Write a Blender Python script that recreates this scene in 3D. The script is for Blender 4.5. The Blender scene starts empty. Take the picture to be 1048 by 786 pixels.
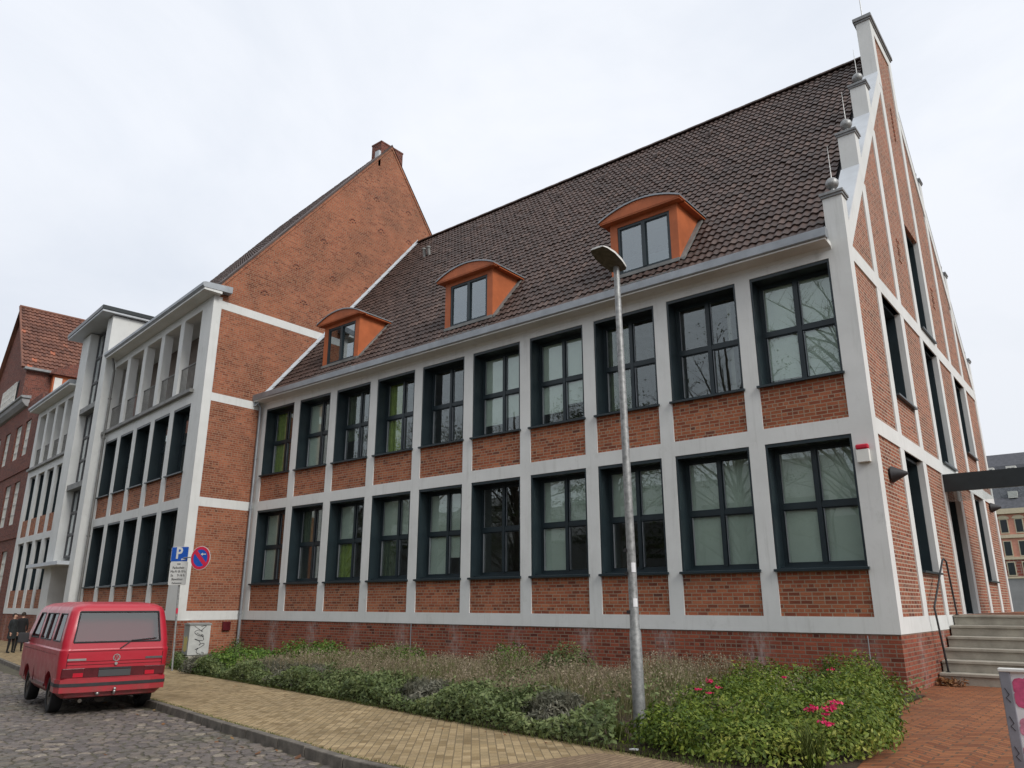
import bpy, bmesh, math, random
import numpy as np
from mathutils import Vector, Matrix
random.seed(7); RNG = np.random.default_rng(11)
R = math.radians
SC = bpy.context.scene
COL = SC.collection

# ------------------------------------------------------------------ camera, light, exposure
cam = bpy.data.cameras.new('camera'); camo = bpy.data.objects.new('camera', cam); COL.objects.link(camo)
cam.sensor_width = 36; cam.lens = 771.59 / 1048 * 36; cam.clip_start = 0.05; cam.clip_end = 2000
camo.location = (3.869, -16.711, 1.65)
yaw, pit, rol = R(39.1756), R(16.3025), R(0.0663)
fwd = Vector((-math.sin(yaw) * math.cos(pit), math.cos(yaw) * math.cos(pit), math.sin(pit)))
rgt = Vector((math.cos(yaw), math.sin(yaw), 0)); upv = rgt.cross(fwd)
r2 = rgt * math.cos(rol) + upv * math.sin(rol); u2 = -rgt * math.sin(rol) + upv * math.cos(rol)
camo.rotation_euler = Matrix((r2, u2, -fwd)).transposed().to_euler()
SC.camera = camo

SUN_EL, SUN_AZ = R(38), R(-11)          # azimuth measured from +x towards +y
sd = Vector((math.cos(SUN_EL) * math.cos(SUN_AZ), math.cos(SUN_EL) * math.sin(SUN_AZ), math.sin(SUN_EL)))
sun = bpy.data.lights.new('sun', 'SUN'); suno = bpy.data.objects.new('sun', sun); COL.objects.link(suno)
sun.energy = 2.1; sun.angle = R(22); sun.color = (1.0, 0.97, 0.92)
suno.rotation_euler = sd.to_track_quat('Z', 'Y').to_euler()

W = bpy.data.worlds.new('World'); SC.world = W; W.use_nodes = True
nt = W.node_tree; nt.nodes.clear()
def WN(t, **k):
    n = nt.nodes.new(t)
    for a, b in k.items(): setattr(n, a, b)
    return n
sky = WN('ShaderNodeTexSky', sky_type='NISHITA', sun_disc=False)
sky.sun_elevation = SUN_EL; sky.sun_rotation = math.pi / 2 - SUN_AZ; sky.dust_density = 3
tc = WN('ShaderNodeTexCoord'); mp = WN('ShaderNodeMapping'); mp.inputs['Scale'].default_value = (1, 1, 2.2)
nz = WN('ShaderNodeTexNoise'); nz.inputs['Scale'].default_value = 1.6; nz.inputs['Detail'].default_value = 7; nz.inputs['Roughness'].default_value = .55
nz.inputs['Distortion'].default_value = .6
cr = WN('ShaderNodeValToRGB')
cr.color_ramp.elements[0].position = .34; cr.color_ramp.elements[0].color = (8.4, 8.9, 9.75, 1)
cr.color_ramp.elements[1].position = .60; cr.color_ramp.elements[1].color = (9.9, 10.2, 10.8, 1)
sp = WN('ShaderNodeSeparateXYZ'); el = WN('ShaderNodeMapRange'); el.inputs[1].default_value = 0; el.inputs[2].default_value = .5
el.inputs[3].default_value = .84; el.inputs[4].default_value = 1.0
vm = WN('ShaderNodeVectorMath', operation='SCALE'); mx = WN('ShaderNodeMix', data_type='RGBA'); mx.inputs['Factor'].default_value = .9
bg = WN('ShaderNodeBackground'); bg.inputs['Strength'].default_value = .092; wo = WN('ShaderNodeOutputWorld')
L = nt.links.new
L(tc.outputs['Generated'], mp.inputs[0]); L(mp.outputs[0], nz.inputs['Vector']); L(nz.outputs['Fac'], cr.inputs[0])
L(tc.outputs['Generated'], sp.inputs[0]); L(sp.outputs[2], el.inputs[0]); L(cr.outputs[0], vm.inputs[0]); L(el.outputs[0], vm.inputs['Scale'])
L(sky.outputs[0], mx.inputs[6]); L(vm.outputs[0], mx.inputs[7]); L(mx.outputs[2], bg.inputs[0]); L(bg.outputs[0], wo.inputs[0])
SC.view_settings.view_transform = 'Standard'; SC.view_settings.look = 'None'
SC.view_settings.exposure = .16; SC.view_settings.gamma = 1; SC.view_settings.use_curve_mapping = False
SC.render.resolution_x = 1024; SC.render.resolution_y = 768

# ------------------------------------------------------------------ materials
def s2l(r, g, b):
    f = lambda c: (c / 255 / 12.92) if c / 255 <= .04045 else ((c / 255 + .055) / 1.055) ** 2.4
    return (f(r), f(g), f(b))
class NT:
    def __init__(s, name):
        s.m = bpy.data.materials.new(name); s.m.use_nodes = True; s.t = s.m.node_tree
        s.b = s.t.nodes['Principled BSDF']; s.o = s.t.nodes['Material Output']
    def n(s, t, **k):
        q = s.t.nodes.new(t)
        for a, b in k.items():
            if a.startswith('i_'): q.inputs[a[2:].replace('_', ' ')].default_value = b
            else: setattr(q, a, b)
        return q
    def l(s, a, b): s.t.links.new(a, b)
    def coord(s, kind='UV', scale=(1, 1, 1), loc=(0, 0, 0)):
        c = s.n('ShaderNodeTexCoord'); m = s.n('ShaderNodeMapping'); m.inputs['Scale'].default_value = scale
        m.inputs['Location'].default_value = loc
        s.l(c.outputs[kind], m.inputs[0]); return m.outputs[0]
    def noise(s, vec, scale=5, detail=5, rough=.6):
        q = s.n('ShaderNodeTexNoise'); q.inputs['Scale'].default_value = scale; q.inputs['Detail'].default_value = detail
        q.inputs['Roughness'].default_value = rough; s.l(vec, q.inputs['Vector']); return q.outputs['Fac']
    def ramp(s, fac, stops, interp='LINEAR'):
        q = s.n('ShaderNodeValToRGB'); r = q.color_ramp; r.interpolation = interp
        while len(r.elements) < len(stops): r.elements.new(.5)
        for e, (p, c) in zip(r.elements, stops):
            e.position = p; e.color = (*c, 1) if not isinstance(c, (int, float)) else (c, c, c, 1)
        s.l(fac, q.inputs[0]); return q.outputs[0]
    def mix(s, a, b, fac, mode='MIX'):
        q = s.n('ShaderNodeMix', data_type='RGBA', blend_type=mode)
        for v, i in ((fac, 0), (a, 6), (b, 7)):
            if isinstance(v, (int, float)): q.inputs[i].default_value = v
            elif isinstance(v, tuple): q.inputs[i].default_value = (*v, 1)
            else: s.l(v, q.inputs[i])
        return q.outputs[2]
    def math(s, op, a, b=0.0):
        q = s.n('ShaderNodeMath', operation=op)
        for v, i in ((a, 0), (b, 1)):
            if isinstance(v, (int, float)): q.inputs[i].default_value = v
            else: s.l(v, q.inputs[i])
        return q.outputs[0]
    def bump(s, h, strength=.3, dist=.01):
        q = s.n('ShaderNodeBump'); q.inputs['Strength'].default_value = strength; q.inputs['Distance'].default_value = dist
        s.l(h, q.inputs['Height']); s.l(q.outputs[0], s.b.inputs['Normal'])
    def col(s, c):
        if isinstance(c, tuple): s.b.inputs['Base Color'].default_value = (*c, 1)
        else: s.l(c, s.b.inputs['Base Color'])
    def set(s, rough=.6, metal=0, spec=.5):
        s.b.inputs['Roughness'].default_value = rough; s.b.inputs['Metallic'].default_value = metal
        s.b.inputs['Specular IOR Level'].default_value = spec; return s.m
MAT = {}
def plain(name, c, rough=.6, metal=0, var=.12, scale=3, bump=.1, streak=False, spec=.4, dist=.004, bscale=60):
    s = NT(name); v = s.coord('Object'); vv = s.coord('Object', (1, 1, .12)) if streak else v
    n = s.noise(vv, scale, 6); n2 = s.noise(v, scale * 9, 4)
    d = tuple(x * (1 - var * 1.6) for x in c); h = tuple(min(1, x * (1 + var)) for x in c)
    s.col(s.mix(s.ramp(n, [(.3, d), (.7, h)]), d, s.math('MULTIPLY', n2, .45)))
    if bump: s.bump(s.noise(v, bscale, 4), bump, dist)
    MAT[name] = s.set(rough, metal, spec); return s.m
CONC = plain('white_painted_concrete', (.60, .605, .585), .75, var=.07, scale=1.3, streak=True, bump=.25)
def concrete():
    s = NT('white_painted_concrete'); v = s.coord('Object'); st = s.coord('Object', (7, 7, .45)); pt = s.coord('Object', (1, 1, .6))
    c = s.mix((.655, .665, .65), (.58, .59, .575), s.ramp(s.noise(v, .9, 6, .65), [(.35, 0.), (.7, 1.)]))
    c = s.mix(c, (.40, .40, .375), s.ramp(s.noise(st, 1.0, 6, .7), [(.54, 0.), (.76, .42)]))
    c = s.mix(c, (.36, .36, .33), s.ramp(s.noise(pt, 3.2, 7, .75), [(.58, 0.), (.8, .5)]))
    s.col(c); s.bump(s.noise(v, 35, 6, .7), .35, .005); MAT['white_painted_concrete'] = s.set(.8, 0, .3); return s.m
CONC = concrete()
plain('pale_coping_sheet', (.50, .53, .56), .5, var=.08, scale=2)
plain('grey_cap_stone', (.25, .26, .265), .7, var=.2, scale=5)
plain('anthracite_metal', (.018, .030, .036), .38, var=.15, scale=2, bump=.03)
plain('dark_beam', (.020, .027, .030), .35, var=.15, bump=.03)
plain('zinc', (.30, .32, .34), .45, .5, var=.15, scale=2, bump=.05)
plain('old_zinc', (.22, .22, .21), .6, .3, var=.25, scale=2, bump=.1)
plain('orange_cladding', (.43, .115, .038), .6, var=.18, scale=1.6, bump=.15)
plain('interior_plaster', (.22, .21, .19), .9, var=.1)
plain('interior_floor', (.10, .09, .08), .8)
plain('blind_fabric', (.52, .56, .51), .9, var=.06, scale=2, bump=.1)
plain('green_curtain', (.27, .34, .075), .9, var=.2, scale=6, bump=.2)
plain('dull_curtain', (.10, .125, .075), .9, var=.3, scale=5, bump=.2)
plain('brown_render', (.21, .17, .145), .9, var=.12)
plain('grey_stone', (.37, .35, .295), .9, var=.22, scale=2.5, bump=.4)
plain('soil', (.060, .038, .022), 1, var=.4, scale=9, bump=1, dist=.02, bscale=25)
plain('galvanised_steel', (.34, .345, .34), .5, .55, var=.3, scale=14, bump=.1)
plain('lamp_white', (.66, .66, .63), .5, var=.1)
plain('lamp_glass', (.11, .105, .085), .25, var=.3, scale=12)
plain('cabinet_plastic', (.48, .49, .47), .6, var=.15, scale=3)
plain('cabinet_side', (.25, .26, .25), .6, var=.15, scale=3)
plain('graffiti_black', (.02, .02, .025), .5, bump=0)
plain('graffiti_yellow', (.42, .36, .12), .6, bump=0)
plain('sign_white', (.62, .62, .60), .5, var=.05, bump=0)
plain('sign_blue', (.010, .085, .42), .45, var=.05, bump=0)
plain('sign_red', (.55, .02, .06), .45, var=.05, bump=0)
plain('rubber', (.018, .018, .019), .8, var=.3, scale=8)
plain('wheel_steel', (.10, .085, .07), .7, .2, var=.4, scale=8)
plain('black_plastic', (.030, .030, .033), .6, var=.3, scale=5)
plain('grey_plastic', (.10, .10, .105), .5, var=.3, scale=5)
plain('plate_grey', (.055, .058, .06), .5, var=.03, bump=0)
plain('chrome', (.45, .45, .44), .35, .8, var=.1)
plain('tail_red', (.45, .012, .03), .2, var=.1, bump=0)
plain('tail_dark_red', (.10, .015, .02), .25, var=.3, bump=0)
plain('kerb_granite', (.17, .15, .125), .9, var=.35, scale=5, bump=.7, dist=.008)
plain('skin', (.48, .28, .20), .6, bump=0)
plain('hair_dark', (.03, .02, .014), .8)
plain('coat_dark', (.020, .024, .026), .9, var=.3, scale=8)
plain('trousers_black', (.010, .010, .011), .9)
plain('brown_bark', (.08, .06, .045), .95, var=.4, scale=8, bump=1, dist=.02, bscale=18)
plain('paper_white', (.70, .70, .72), .6, var=.03, bump=0)
plain('poster_pink', (.62, .10, .22), .6, var=.25, scale=14, bump=0)
plain('poster_rose', (.66, .26, .36), .6, var=.25, scale=14, bump=0)
plain('poster_yellow', (.75, .50, .13), .6, var=.1, bump=0)
plain('board_frame', (.26, .27, .31), .45, .3, var=.15, scale=3)
plain('siren_red', (.50, .012, .035), .3, var=.05, bump=0)
plain('siren_white', (.70, .70, .66), .45, var=.04, bump=0)
plain('window_white', (.62, .61, .57), .6, var=.08, bump=0)
plain('old_stucco_pink', (.62, .29, .21), .9, var=.12)
plain('cream_trim', (.58, .50, .36), .85, var=.08)
plain('grey_render', (.28, .28, .28), .9, var=.12, scale=.6)
plain('slate', (.085, .088, .10), .7, var=.25, scale=2, bump=.3)
plain('wet_litter', (.55, .56, .55), .6)
plain('fallen_leaf', (.30, .15, .035), .8, var=.5, scale=3, bump=0)
plain('far_grass', (.05, .07, .025), 1, var=.4, scale=.3)

def brick(name, stops, mortar, scalevar=.35, bw=.25, rh=.0833, ms=.011, stains=None, bstr=.6, swap=False, squash=True, zig=0, blot=None, patch=0):
    s = NT(name); uv = s.coord('UV')
    if swap:
        x = s.n('ShaderNodeSeparateXYZ'); c = s.n('ShaderNodeCombineXYZ'); s.l(uv, x.inputs[0]); s.l(x.outputs[1], c.inputs[0]); s.l(x.outputs[0], c.inputs[1]); uv = c.outputs[0]
    if zig:
        x = s.n('ShaderNodeSeparateXYZ'); c = s.n('ShaderNodeCombineXYZ'); s.l(uv, x.inputs[0])
        q = s.math('MULTIPLY', s.math('ABSOLUTE', s.math('SUBTRACT', s.math('FRACT', s.math('DIVIDE', x.outputs[0], zig)), .5)), zig)
        s.l(x.outputs[0], c.inputs[0]); s.l(s.math('ADD', x.outputs[1], q), c.inputs[1]); uv = c.outputs[0]
    nzz = s.n('ShaderNodeTexNoise'); nzz.inputs['Scale'].default_value = 7; s.l(uv, nzz.inputs['Vector'])
    off = s.n('ShaderNodeVectorMath', operation='MULTIPLY_ADD'); s.l(nzz.outputs['Color'], off.inputs[0]); off.inputs[1].default_value = (.012, .009, 0); s.l(uv, off.inputs[2])
    b = s.n('ShaderNodeTexBrick'); s.l(off.outputs[0], b.inputs['Vector'])
    b.offset = .5; b.offset_frequency = 2
    if squash: b.squash = .5; b.squash_frequency = 3
    b.inputs['Scale'].default_value = 1; b.inputs['Brick Width'].default_value = bw; b.inputs['Row Height'].default_value = rh
    b.inputs['Mortar Size'].default_value = ms; b.inputs['Mortar Smooth'].default_value = .25; b.inputs['Bias'].default_value = 0
    b.inputs['Color1'].default_value = (0, 0, 0, 1); b.inputs['Color2'].default_value = (1, 1, 1, 1); b.inputs['Mortar'].default_value = (.5, .5, .5, 1)
    colr = s.ramp(b.outputs['Color'], stops)
    big = s.noise(uv, .8, 5); fine = s.noise(uv, 38, 5, .7)
    colr = s.mix(colr, s.ramp(big, [(.3, 1 - scalevar), (.7, 1 + scalevar * .2)]), 1, 'MULTIPLY')
    colr = s.mix(colr, s.ramp(fine, [(.3, .74), (.7, 1.12)]), 1, 'MULTIPLY')
    if patch: colr = s.mix(colr, s.mix(colr, (.46, .15, .07), .5), s.ramp(s.noise(uv, .28, 4, .55), [(.48, 0.), (.62, patch)])); colr = s.mix(colr, (.17, .07, .05), s.ramp(s.noise(s.coord('UV', (1, 2.5, 1), (7, 3, 0)), .55, 6, .7), [(.52, 0.), (.75, .6)]))
    mort = s.mix(mortar, tuple(c * .5 for c in mortar), s.noise(uv, 3, 4))
    colr = s.mix(colr, mort, b.outputs['Fac'])
    if blot: colr = s.mix(colr, blot, s.ramp(s.noise(s.coord('Object', (1, 2.2, 1)), 1.1, 7, .72), [(.50, 0.), (.70, .62)]))
    if stains:
        per, o, zlo, zhi = stains
        x = s.n('ShaderNodeSeparateXYZ'); s.l(uv, x.inputs[0])
        f = s.math('ABSOLUTE', s.math('SUBTRACT', s.math('FRACT', s.math('DIVIDE', s.math('ADD', x.outputs[0], o), per)), .5))
        nx = s.noise(s.coord('UV', (1, .35, 1)), 9, 6, .7)
        mk = s.math('MULTIPLY', s.ramp(f, [(.03, 1.), (.17, 0.)]), s.ramp(nx, [(.40, 0.), (.62, 1.)]))
        mk = s.math('MULTIPLY', mk, s.ramp(s.noise(uv, .35, 2), [(.35, .25), (.6, .75)]))
        colr = s.mix(colr, (.36, .30, .28), mk)
    s.col(colr); h = s.math('ADD', s.math('MULTIPLY', b.outputs['Fac'], -1), s.math('MULTIPLY', fine, .5))
    s.bump(h, bstr, .009); MAT[name] = s.set(.88, 0, .25); return s.m
BR = [(0, (.20, .058, .034)), (.18, (.31, .088, .045)), (.45, (.39, .120, .058)), (.7, (.46, .165, .082)), (.95, (.35, .10, .052)), (1, (.14, .055, .04))]
brick('panel_brick', BR, (.40, .30, .21))
brick('plinth_brick', [(0, (.14, .035, .022)), (.3, (.27, .070, .040)), (.6, (.35, .095, .052)), (.95, (.25, .062, .04)), (1, (.10, .03, .022))], (.27, .20, .15), stains=(2.25, .447 + .186 - 1.125, 0, 1))
brick('gable_brick', [(0, (.15, .04, .022)), (.3, (.30, .085, .045)), (.6, (.38, .12, .06)), (.97, (.27, .075, .04)), (1, (.12, .04, .025))], (.50, .40, .31), scalevar=.4, ms=.014)
brick('wing_brick', [(0, (.21, .062, .035)), (.3, (.33, .105, .056)), (.6, (.41, .150, .080)), (.97, (.31, .095, .05)), (1, (.16, .055, .035))], (.38, .25, .17), scalevar=.45, patch=.7)
brick('old_brick', [(0, (.09, .025, .02)), (.3, (.19, .05, .035)), (.6, (.25, .07, .045)), (1, (.12, .035, .03))], (.24, .17, .14))
brick('pink_brick', [(0, (.30, .08, .06)), (1, (.42, .14, .10))], (.45, .35, .3), bw=1.2, rh=.5, ms=.05)
brick('sidewalk_pavers', [(0, (.24, .17, .085)), (.3, (.36, .265, .14)), (.7, (.43, .32, .18)), (1, (.29, .22, .12))], (.21, .16, .095), bw=.205, rh=.105, ms=.007, scalevar=.3, blot=(.15, .105, .055), bstr=.5, swap=True, squash=False)
brick('clinker_paving', [(0, (.20, .065, .028)), (.3, (.29, .10, .040)), (.7, (.35, .135, .055)), (1, (.23, .085, .04))], (.15, .085, .05), bw=.28, rh=.135, ms=.014, scalevar=.25, bstr=.8, squash=False, zig=.56, blot=(.13, .07, .045))
brick('brown_paving', [(0, (.20, .135, .085)), (.3, (.26, .18, .11)), (.7, (.31, .22, .135)), (1, (.22, .145, .095))], (.12, .09, .06), bw=.21, rh=.07, ms=.006, scalevar=.3, bstr=.45, swap=True, squash=False)

def tiles(name, stops, rough=.55):
    s = NT(name); c = s.n('ShaderNodeTexCoord'); f = s.n('ShaderNodeVectorMath', operation='FLOOR'); s.l(c.outputs['UV'], f.inputs[0])
    w = s.n('ShaderNodeTexWhiteNoise', noise_dimensions='2D'); s.l(f.outputs[0], w.inputs['Vector'])
    col = s.ramp(w.outputs['Value'], stops)
    ob = s.coord('Object'); n = s.noise(ob, .6, 5); n2 = s.noise(ob, 22, 5, .7)
    col = s.mix(col, s.ramp(n, [(.3, .75), (.7, 1.15)]), 1, 'MULTIPLY'); col = s.mix(col, s.ramp(n2, [(.3, .65), (.72, 1.25)]), 1, 'MULTIPLY')
    lich = s.ramp(s.noise(ob, 7, 4, .6), [(.72, 0.), (.80, .35)])
    col = s.mix(col, (.26, .24, .21), lich)
    s.col(col); s.bump(n2, .25, .006); MAT[name] = s.set(rough, 0, .4)
tiles('dark_roof_tiles', [(0, (.048, .031, .025)), (.5, (.068, .042, .034)), (.9, (.082, .050, .040)), (1, (.105, .067, .053))])
tiles('orange_roof_tiles', [(0, (.11, .048, .034)), (.5, (.165, .070, .047)), (.95, (.20, .088, .058)), (1, (.40, .13, .07))], .7)

def paint_red():
    s = NT('van_red_paint'); v = s.coord('Object'); x = s.n('ShaderNodeSeparateXYZ'); s.l(v, x.inputs[0])
    base = s.mix((.44, .009, .028), (.35, .008, .022), s.noise(v, 2, 4))
    dirt = s.math('MULTIPLY', s.ramp(x.outputs[2], [(.30, 1.), (.95, .0)]), s.ramp(s.noise(s.coord('Object', (1, 1, .5)), 5, 7, .7), [(.3, .1), (.7, .75)]))
    col = s.mix(base, (.10, .055, .042), dirt)
    s.col(col); s.l(s.ramp(s.noise(v, 6, 5), [(.3, .33), (.7, .5)]), s.b.inputs['Roughness'])
    s.b.inputs['Coat Weight'].default_value = .35; s.b.inputs['Coat Roughness'].default_value = .18
    MAT['van_red_paint'] = s.m
paint_red()
def glass(name, tint, refl, base=.04, rough=.0, gc=(.9, .95, .97)):
    s = NT(name); s.t.nodes.remove(s.b)
    tr = s.n('ShaderNodeBsdfTransparent'); tr.inputs[0].default_value = (*tint, 1)
    gl = s.n('ShaderNodeBsdfGlossy'); gl.inputs['Roughness'].default_value = rough; gl.inputs[0].default_value = (*gc, 1)
    fr = s.n('ShaderNodeFresnel'); gm_ = s.n('ShaderNodeNewGeometry'); s.l(s.math('SUBTRACT', 1.5, s.math('MULTIPLY', gm_.outputs['Backfacing'], 1.5 - 1 / 1.5)), fr.inputs[0])
    bp = s.n('ShaderNodeBump'); bp.inputs['Strength'].default_value = .012; bp.inputs['Distance'].default_value = .02
    s.l(s.noise(s.coord('Object'), 1.5, 2), bp.inputs['Height']); s.l(bp.outputs[0], gl.inputs['Normal']); s.l(bp.outputs[0], fr.inputs['Normal'])
    f = s.math('ADD', s.math('MULTIPLY', fr.outputs[0], refl), base); mxs = s.n('ShaderNodeMixShader')
    s.l(f, mxs.inputs[0]); s.l(tr.outputs[0], mxs.inputs[1]); s.l(gl.outputs[0], mxs.inputs[2]); s.l(mxs.outputs[0], s.o.inputs[0]); MAT[name] = s.m
glass('window_glass', (.92, .96, .94), 1.3, .03); glass('dormer_glass', (.5, .56, .58), 2.6, .10); glass('van_glass', (.45, .48, .48), .9, .05, gc=(.62, .68, .68)); glass('van_rear_glass', (.60, .64, .62), 1.5, .20, gc=(.55, .62, .60))
glass('clear_glass', (.88, .90, .90), 1.0)
def leafm(name, stops, trans=.25, rough=.55):
    s = NT(name); g = s.n('ShaderNodeNewGeometry'); v = s.coord('Object'); big = s.noise(v, 1.6, 3)
    f = s.math('ADD', s.math('MULTIPLY', g.outputs['Random Per Island'], .62), s.math('MULTIPLY', s.math('SUBTRACT', big, .37), 1.5))
    c = s.ramp(f, stops); s.col(c); s.b.inputs['Roughness'].default_value = rough; s.b.inputs['Specular IOR Level'].default_value = .3
    t = s.n('ShaderNodeBsdfTranslucent'); s.l(c, t.inputs[0]); m = s.n('ShaderNodeMixShader'); m.inputs[0].default_value = trans
    s.l(s.b.outputs[0], m.inputs[1]); s.l(t.outputs[0], m.inputs[2]); s.l(m.outputs[0], s.o.inputs[0]); MAT[name] = s.m
leafm('rose_leaf', [(.05, (.026, .050, .008)), (.35, (.080, .130, .016)), (.7, (.165, .215, .028)), (1, (.32, .33, .07))])
leafm('shrub_leaf', [(.05, (.035, .08, .012)), (.5, (.09, .17, .025)), (1, (.19, .27, .05))])
leafm('mint_leaf', [(.05, (.050, .075, .024)), (.5, (.12, .16, .055)), (1, (.23, .26, .11))])
leafm('lavender_leaf', [(.05, (.055, .060, .038)), (.5, (.125, .125, .088)), (1, (.25, .235, .185))])
leafm('dry_grass', [(.05, (.07, .095, .028)), (.4, (.14, .15, .055)), (.7, (.22, .19, .10)), (1, (.33, .26, .17))])
leafm('seed_head', [(.0, (.17, .13, .08)), (.5, (.26, .205, .14)), (1, (.38, .32, .23))])
leafm('grass_blade', [(.05, (.05, .075, .015)), (.5, (.10, .13, .03)), (1, (.18, .19, .06))])
leafm('pink_petal', [(0, (.55, .01, .10)), (.6, (.70, .03, .14)), (1, (.78, .12, .22))])
leafm('tree_leaf', [(.05, (.022, .035, .010)), (.5, (.045, .062, .016)), (1, (.10, .11, .03))])
leafm('dead_leaf', [(0, (.10, .04, .02)), (.6, (.22, .10, .04)), (1, (.40, .26, .10))])

# ------------------------------------------------------------------ mesh builder
IDT = lambda p: p
class MB:
    def __init__(s, T=IDT): s.v = []; s.f = []; s.uv = []; s.T = T; s.smooth = False
    def poly(s, pts, uvs=None):
        b = len(s.v)
        if uvs is None:
            p = [Vector(q) for q in pts]; n = Vector((0, 0, 0))
            for i in range(len(p)): n += p[i].cross(p[(i + 1) % len(p)])
            a = [abs(c) for c in n]
            if a[2] >= a[0] and a[2] >= a[1]: uvs = [(q.x, q.y) for q in p]
            elif a[0] > a[1]: uvs = [(q.y, q.z) for q in p]
            else: uvs = [(q.x, q.z) for q in p]
        s.v += [tuple(s.T(tuple(q))) for q in pts]; s.f.append(tuple(range(b, b + len(pts)))); s.uv += uvs
        return s
    def box(s, x0, x1, y0, y1, z0, z1, skip=''):
        A, B, C_, D = (x0, y0, z0), (x1, y0, z0), (x1, y1, z0), (x0, y1, z0)
        E, F, G, H = (x0, y0, z1), (x1, y0, z1), (x1, y1, z1), (x0, y1, z1)
        for k, q in (('b', (D, C_, B, A)), ('t', (E, F, G, H)), ('f', (A, B, F, E)), ('k', (C_, D, H, G)), ('l', (D, A, E, H)), ('r', (B, C_, G, F))):
            if k not in skip: s.poly(q)
        return s
    def prism(s, poly, axis, a0, a1):
        """poly: (p,q) points in the plane across axis; axis x -> (y,z), y -> (x,z), z -> (x,y)"""
        f = {'x': lambda a, p: (a, p[0], p[1]), 'y': lambda a, p: (p[0], a, p[1]), 'z': lambda a, p: (p[0], p[1], a)}[axis]
        s.poly([f(a0, p) for p in poly][::-1]); s.poly([f(a1, p) for p in poly])
        for i in range(len(poly)):
            p, q = poly[i], poly[(i + 1) % len(poly)]; s.poly([f(a0, p), f(a0, q), f(a1, q), f(a1, p)])
        return s
    def tube(s, pts, rad, n=8, cap=True):
        pts = [Vector(p) for p in pts]; rad = rad if isinstance(rad, (list, tuple)) else [rad] * len(pts); rings = []
        for i, p in enumerate(pts):
            d = (pts[min(i + 1, len(pts) - 1)] - pts[max(i - 1, 0)]).normalized()
            a = d.orthogonal().normalized() if i == 0 or abs(a0.dot(d)) > .95 else (a0 - d * a0.dot(d)).normalized()
            a0 = a; b = d.cross(a)
            rings.append([p + (a * math.cos(t) + b * math.sin(t)) * rad[i] for t in [2 * math.pi * k / n for k in range(n)]])
        for i in range(len(rings) - 1):
            for k in range(n):
                k2 = (k + 1) % n; s.poly([rings[i][k], rings[i][k2], rings[i + 1][k2], rings[i + 1][k]], [(k / n, i), ((k + 1) / n, i), ((k + 1) / n, i + 1), (k / n, i + 1)])
        if cap: s.poly(rings[0][::-1]); s.poly(rings[-1])
        return s
    def lathe(s, prof, c=(0, 0, 0), n=20, axis='z'):
        m = {'z': lambda r, a, h: (c[0] + r * math.cos(a), c[1] + r * math.sin(a), c[2] + h), 'y': lambda r, a, h: (c[0] + r * math.cos(a), c[1] + h, c[2] + r * math.sin(a)),
             'x': lambda r, a, h: (c[0] + h, c[1] + r * math.cos(a), c[2] + r * math.sin(a))}[axis]
        for (r0, h0), (r1, h1) in zip(prof, prof[1:]):
            for k in range(n):
                a, b = 2 * math.pi * k / n, 2 * math.pi * (k + 1) / n
                q = [m(r0, a, h0), m(r0, b, h0), m(r1, b, h1), m(r1, a, h1)]
                if r0 < 1e-6: q = [q[0], q[2], q[3]]
                elif r1 < 1e-6: q = q[:3]
                s.poly(q)
        return s
    def build(s, name, mat, parent=None, smooth=False, bevel=0, merge=True, auto=None):
        me = bpy.data.meshes.new(name); o = bpy.data.objects.new(name, me); COL.objects.link(o)
        off = Vector((0, 0, 0)); r = parent
        while r is not None: off += r.location; r = r.parent
        if parent is not None and parent.get('local'): off = Vector((0, 0, 0))
        me.from_pydata([Vector(v) - off for v in s.v], [], s.f)
        ul = me.uv_layers.new(name='UVMap'); ul.data.foreach_set('uv', np.array(s.uv, dtype=np.float32).ravel())
        if merge:
            bm = bmesh.new(); bm.from_mesh(me); bmesh.ops.remove_doubles(bm, verts=bm.verts, dist=.0004)
            bmesh.ops.recalc_face_normals(bm, faces=bm.faces); bm.to_mesh(me); bm.free()
        me.materials.append(MAT[mat] if isinstance(mat, str) else mat)
        if smooth: me.polygons.foreach_set('use_smooth', [True] * len(me.polygons))
        if smooth and auto: 
            me.set_sharp_from_angle(angle=R(auto))
        if bevel:
            b = o.modifiers.new('bevel', 'BEVEL'); b.width = bevel; b.segments = 2; b.limit_method = 'ANGLE'; b.angle_limit = R(50)
        if parent is not None:
            o.parent = parent
            if parent.get('local'): o['local'] = 1
        return o
def clean_local():
    for o in bpy.data.objects:
        if 'local' in o: del o['local']
def tag(o, label, cat=None, group=None, kind=None):
    if label: o['label'] = label
    if cat: o['category'] = cat
    if group: o['group'] = group
    if kind: o['kind'] = kind
    return o
def thing(name, label, cat, loc=(0, 0, 0), rz=0, group=None, local=False):
    o = bpy.data.objects.new(name, None); COL.objects.link(o); o.location = loc; o.rotation_euler = (0, 0, rz); o.empty_display_size = .3
    if local: o['local'] = 1
    return tag(o, label, cat, group)
def structure(name, mb, mat, **k):
    o = mb.build(name, mat, **k); o['kind'] = 'structure'; return o

# ------------------------------------------------------------------ frames of reference
TH = R(7.1); AX, AY = -22.95, -2.60
E_ = (-math.cos(TH), math.sin(TH)); N_ = (-math.sin(TH), -math.cos(TH))
def TW(p):   # wing front: (t leftwards, depth inwards, z)
    t, d, z = p; return (AX + E_[0] * t - N_[0] * d, AY + E_[1] * t - N_[1] * d, z)
def TG(p):   # gable: (a = y, depth inwards, z)
    a, d, z = p; return (-d, a, z)
def TM(p): return p
def gz(x):
    if x > 0: return 0.0
    if x < -20: return -.41
    return .0205 * x

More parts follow.
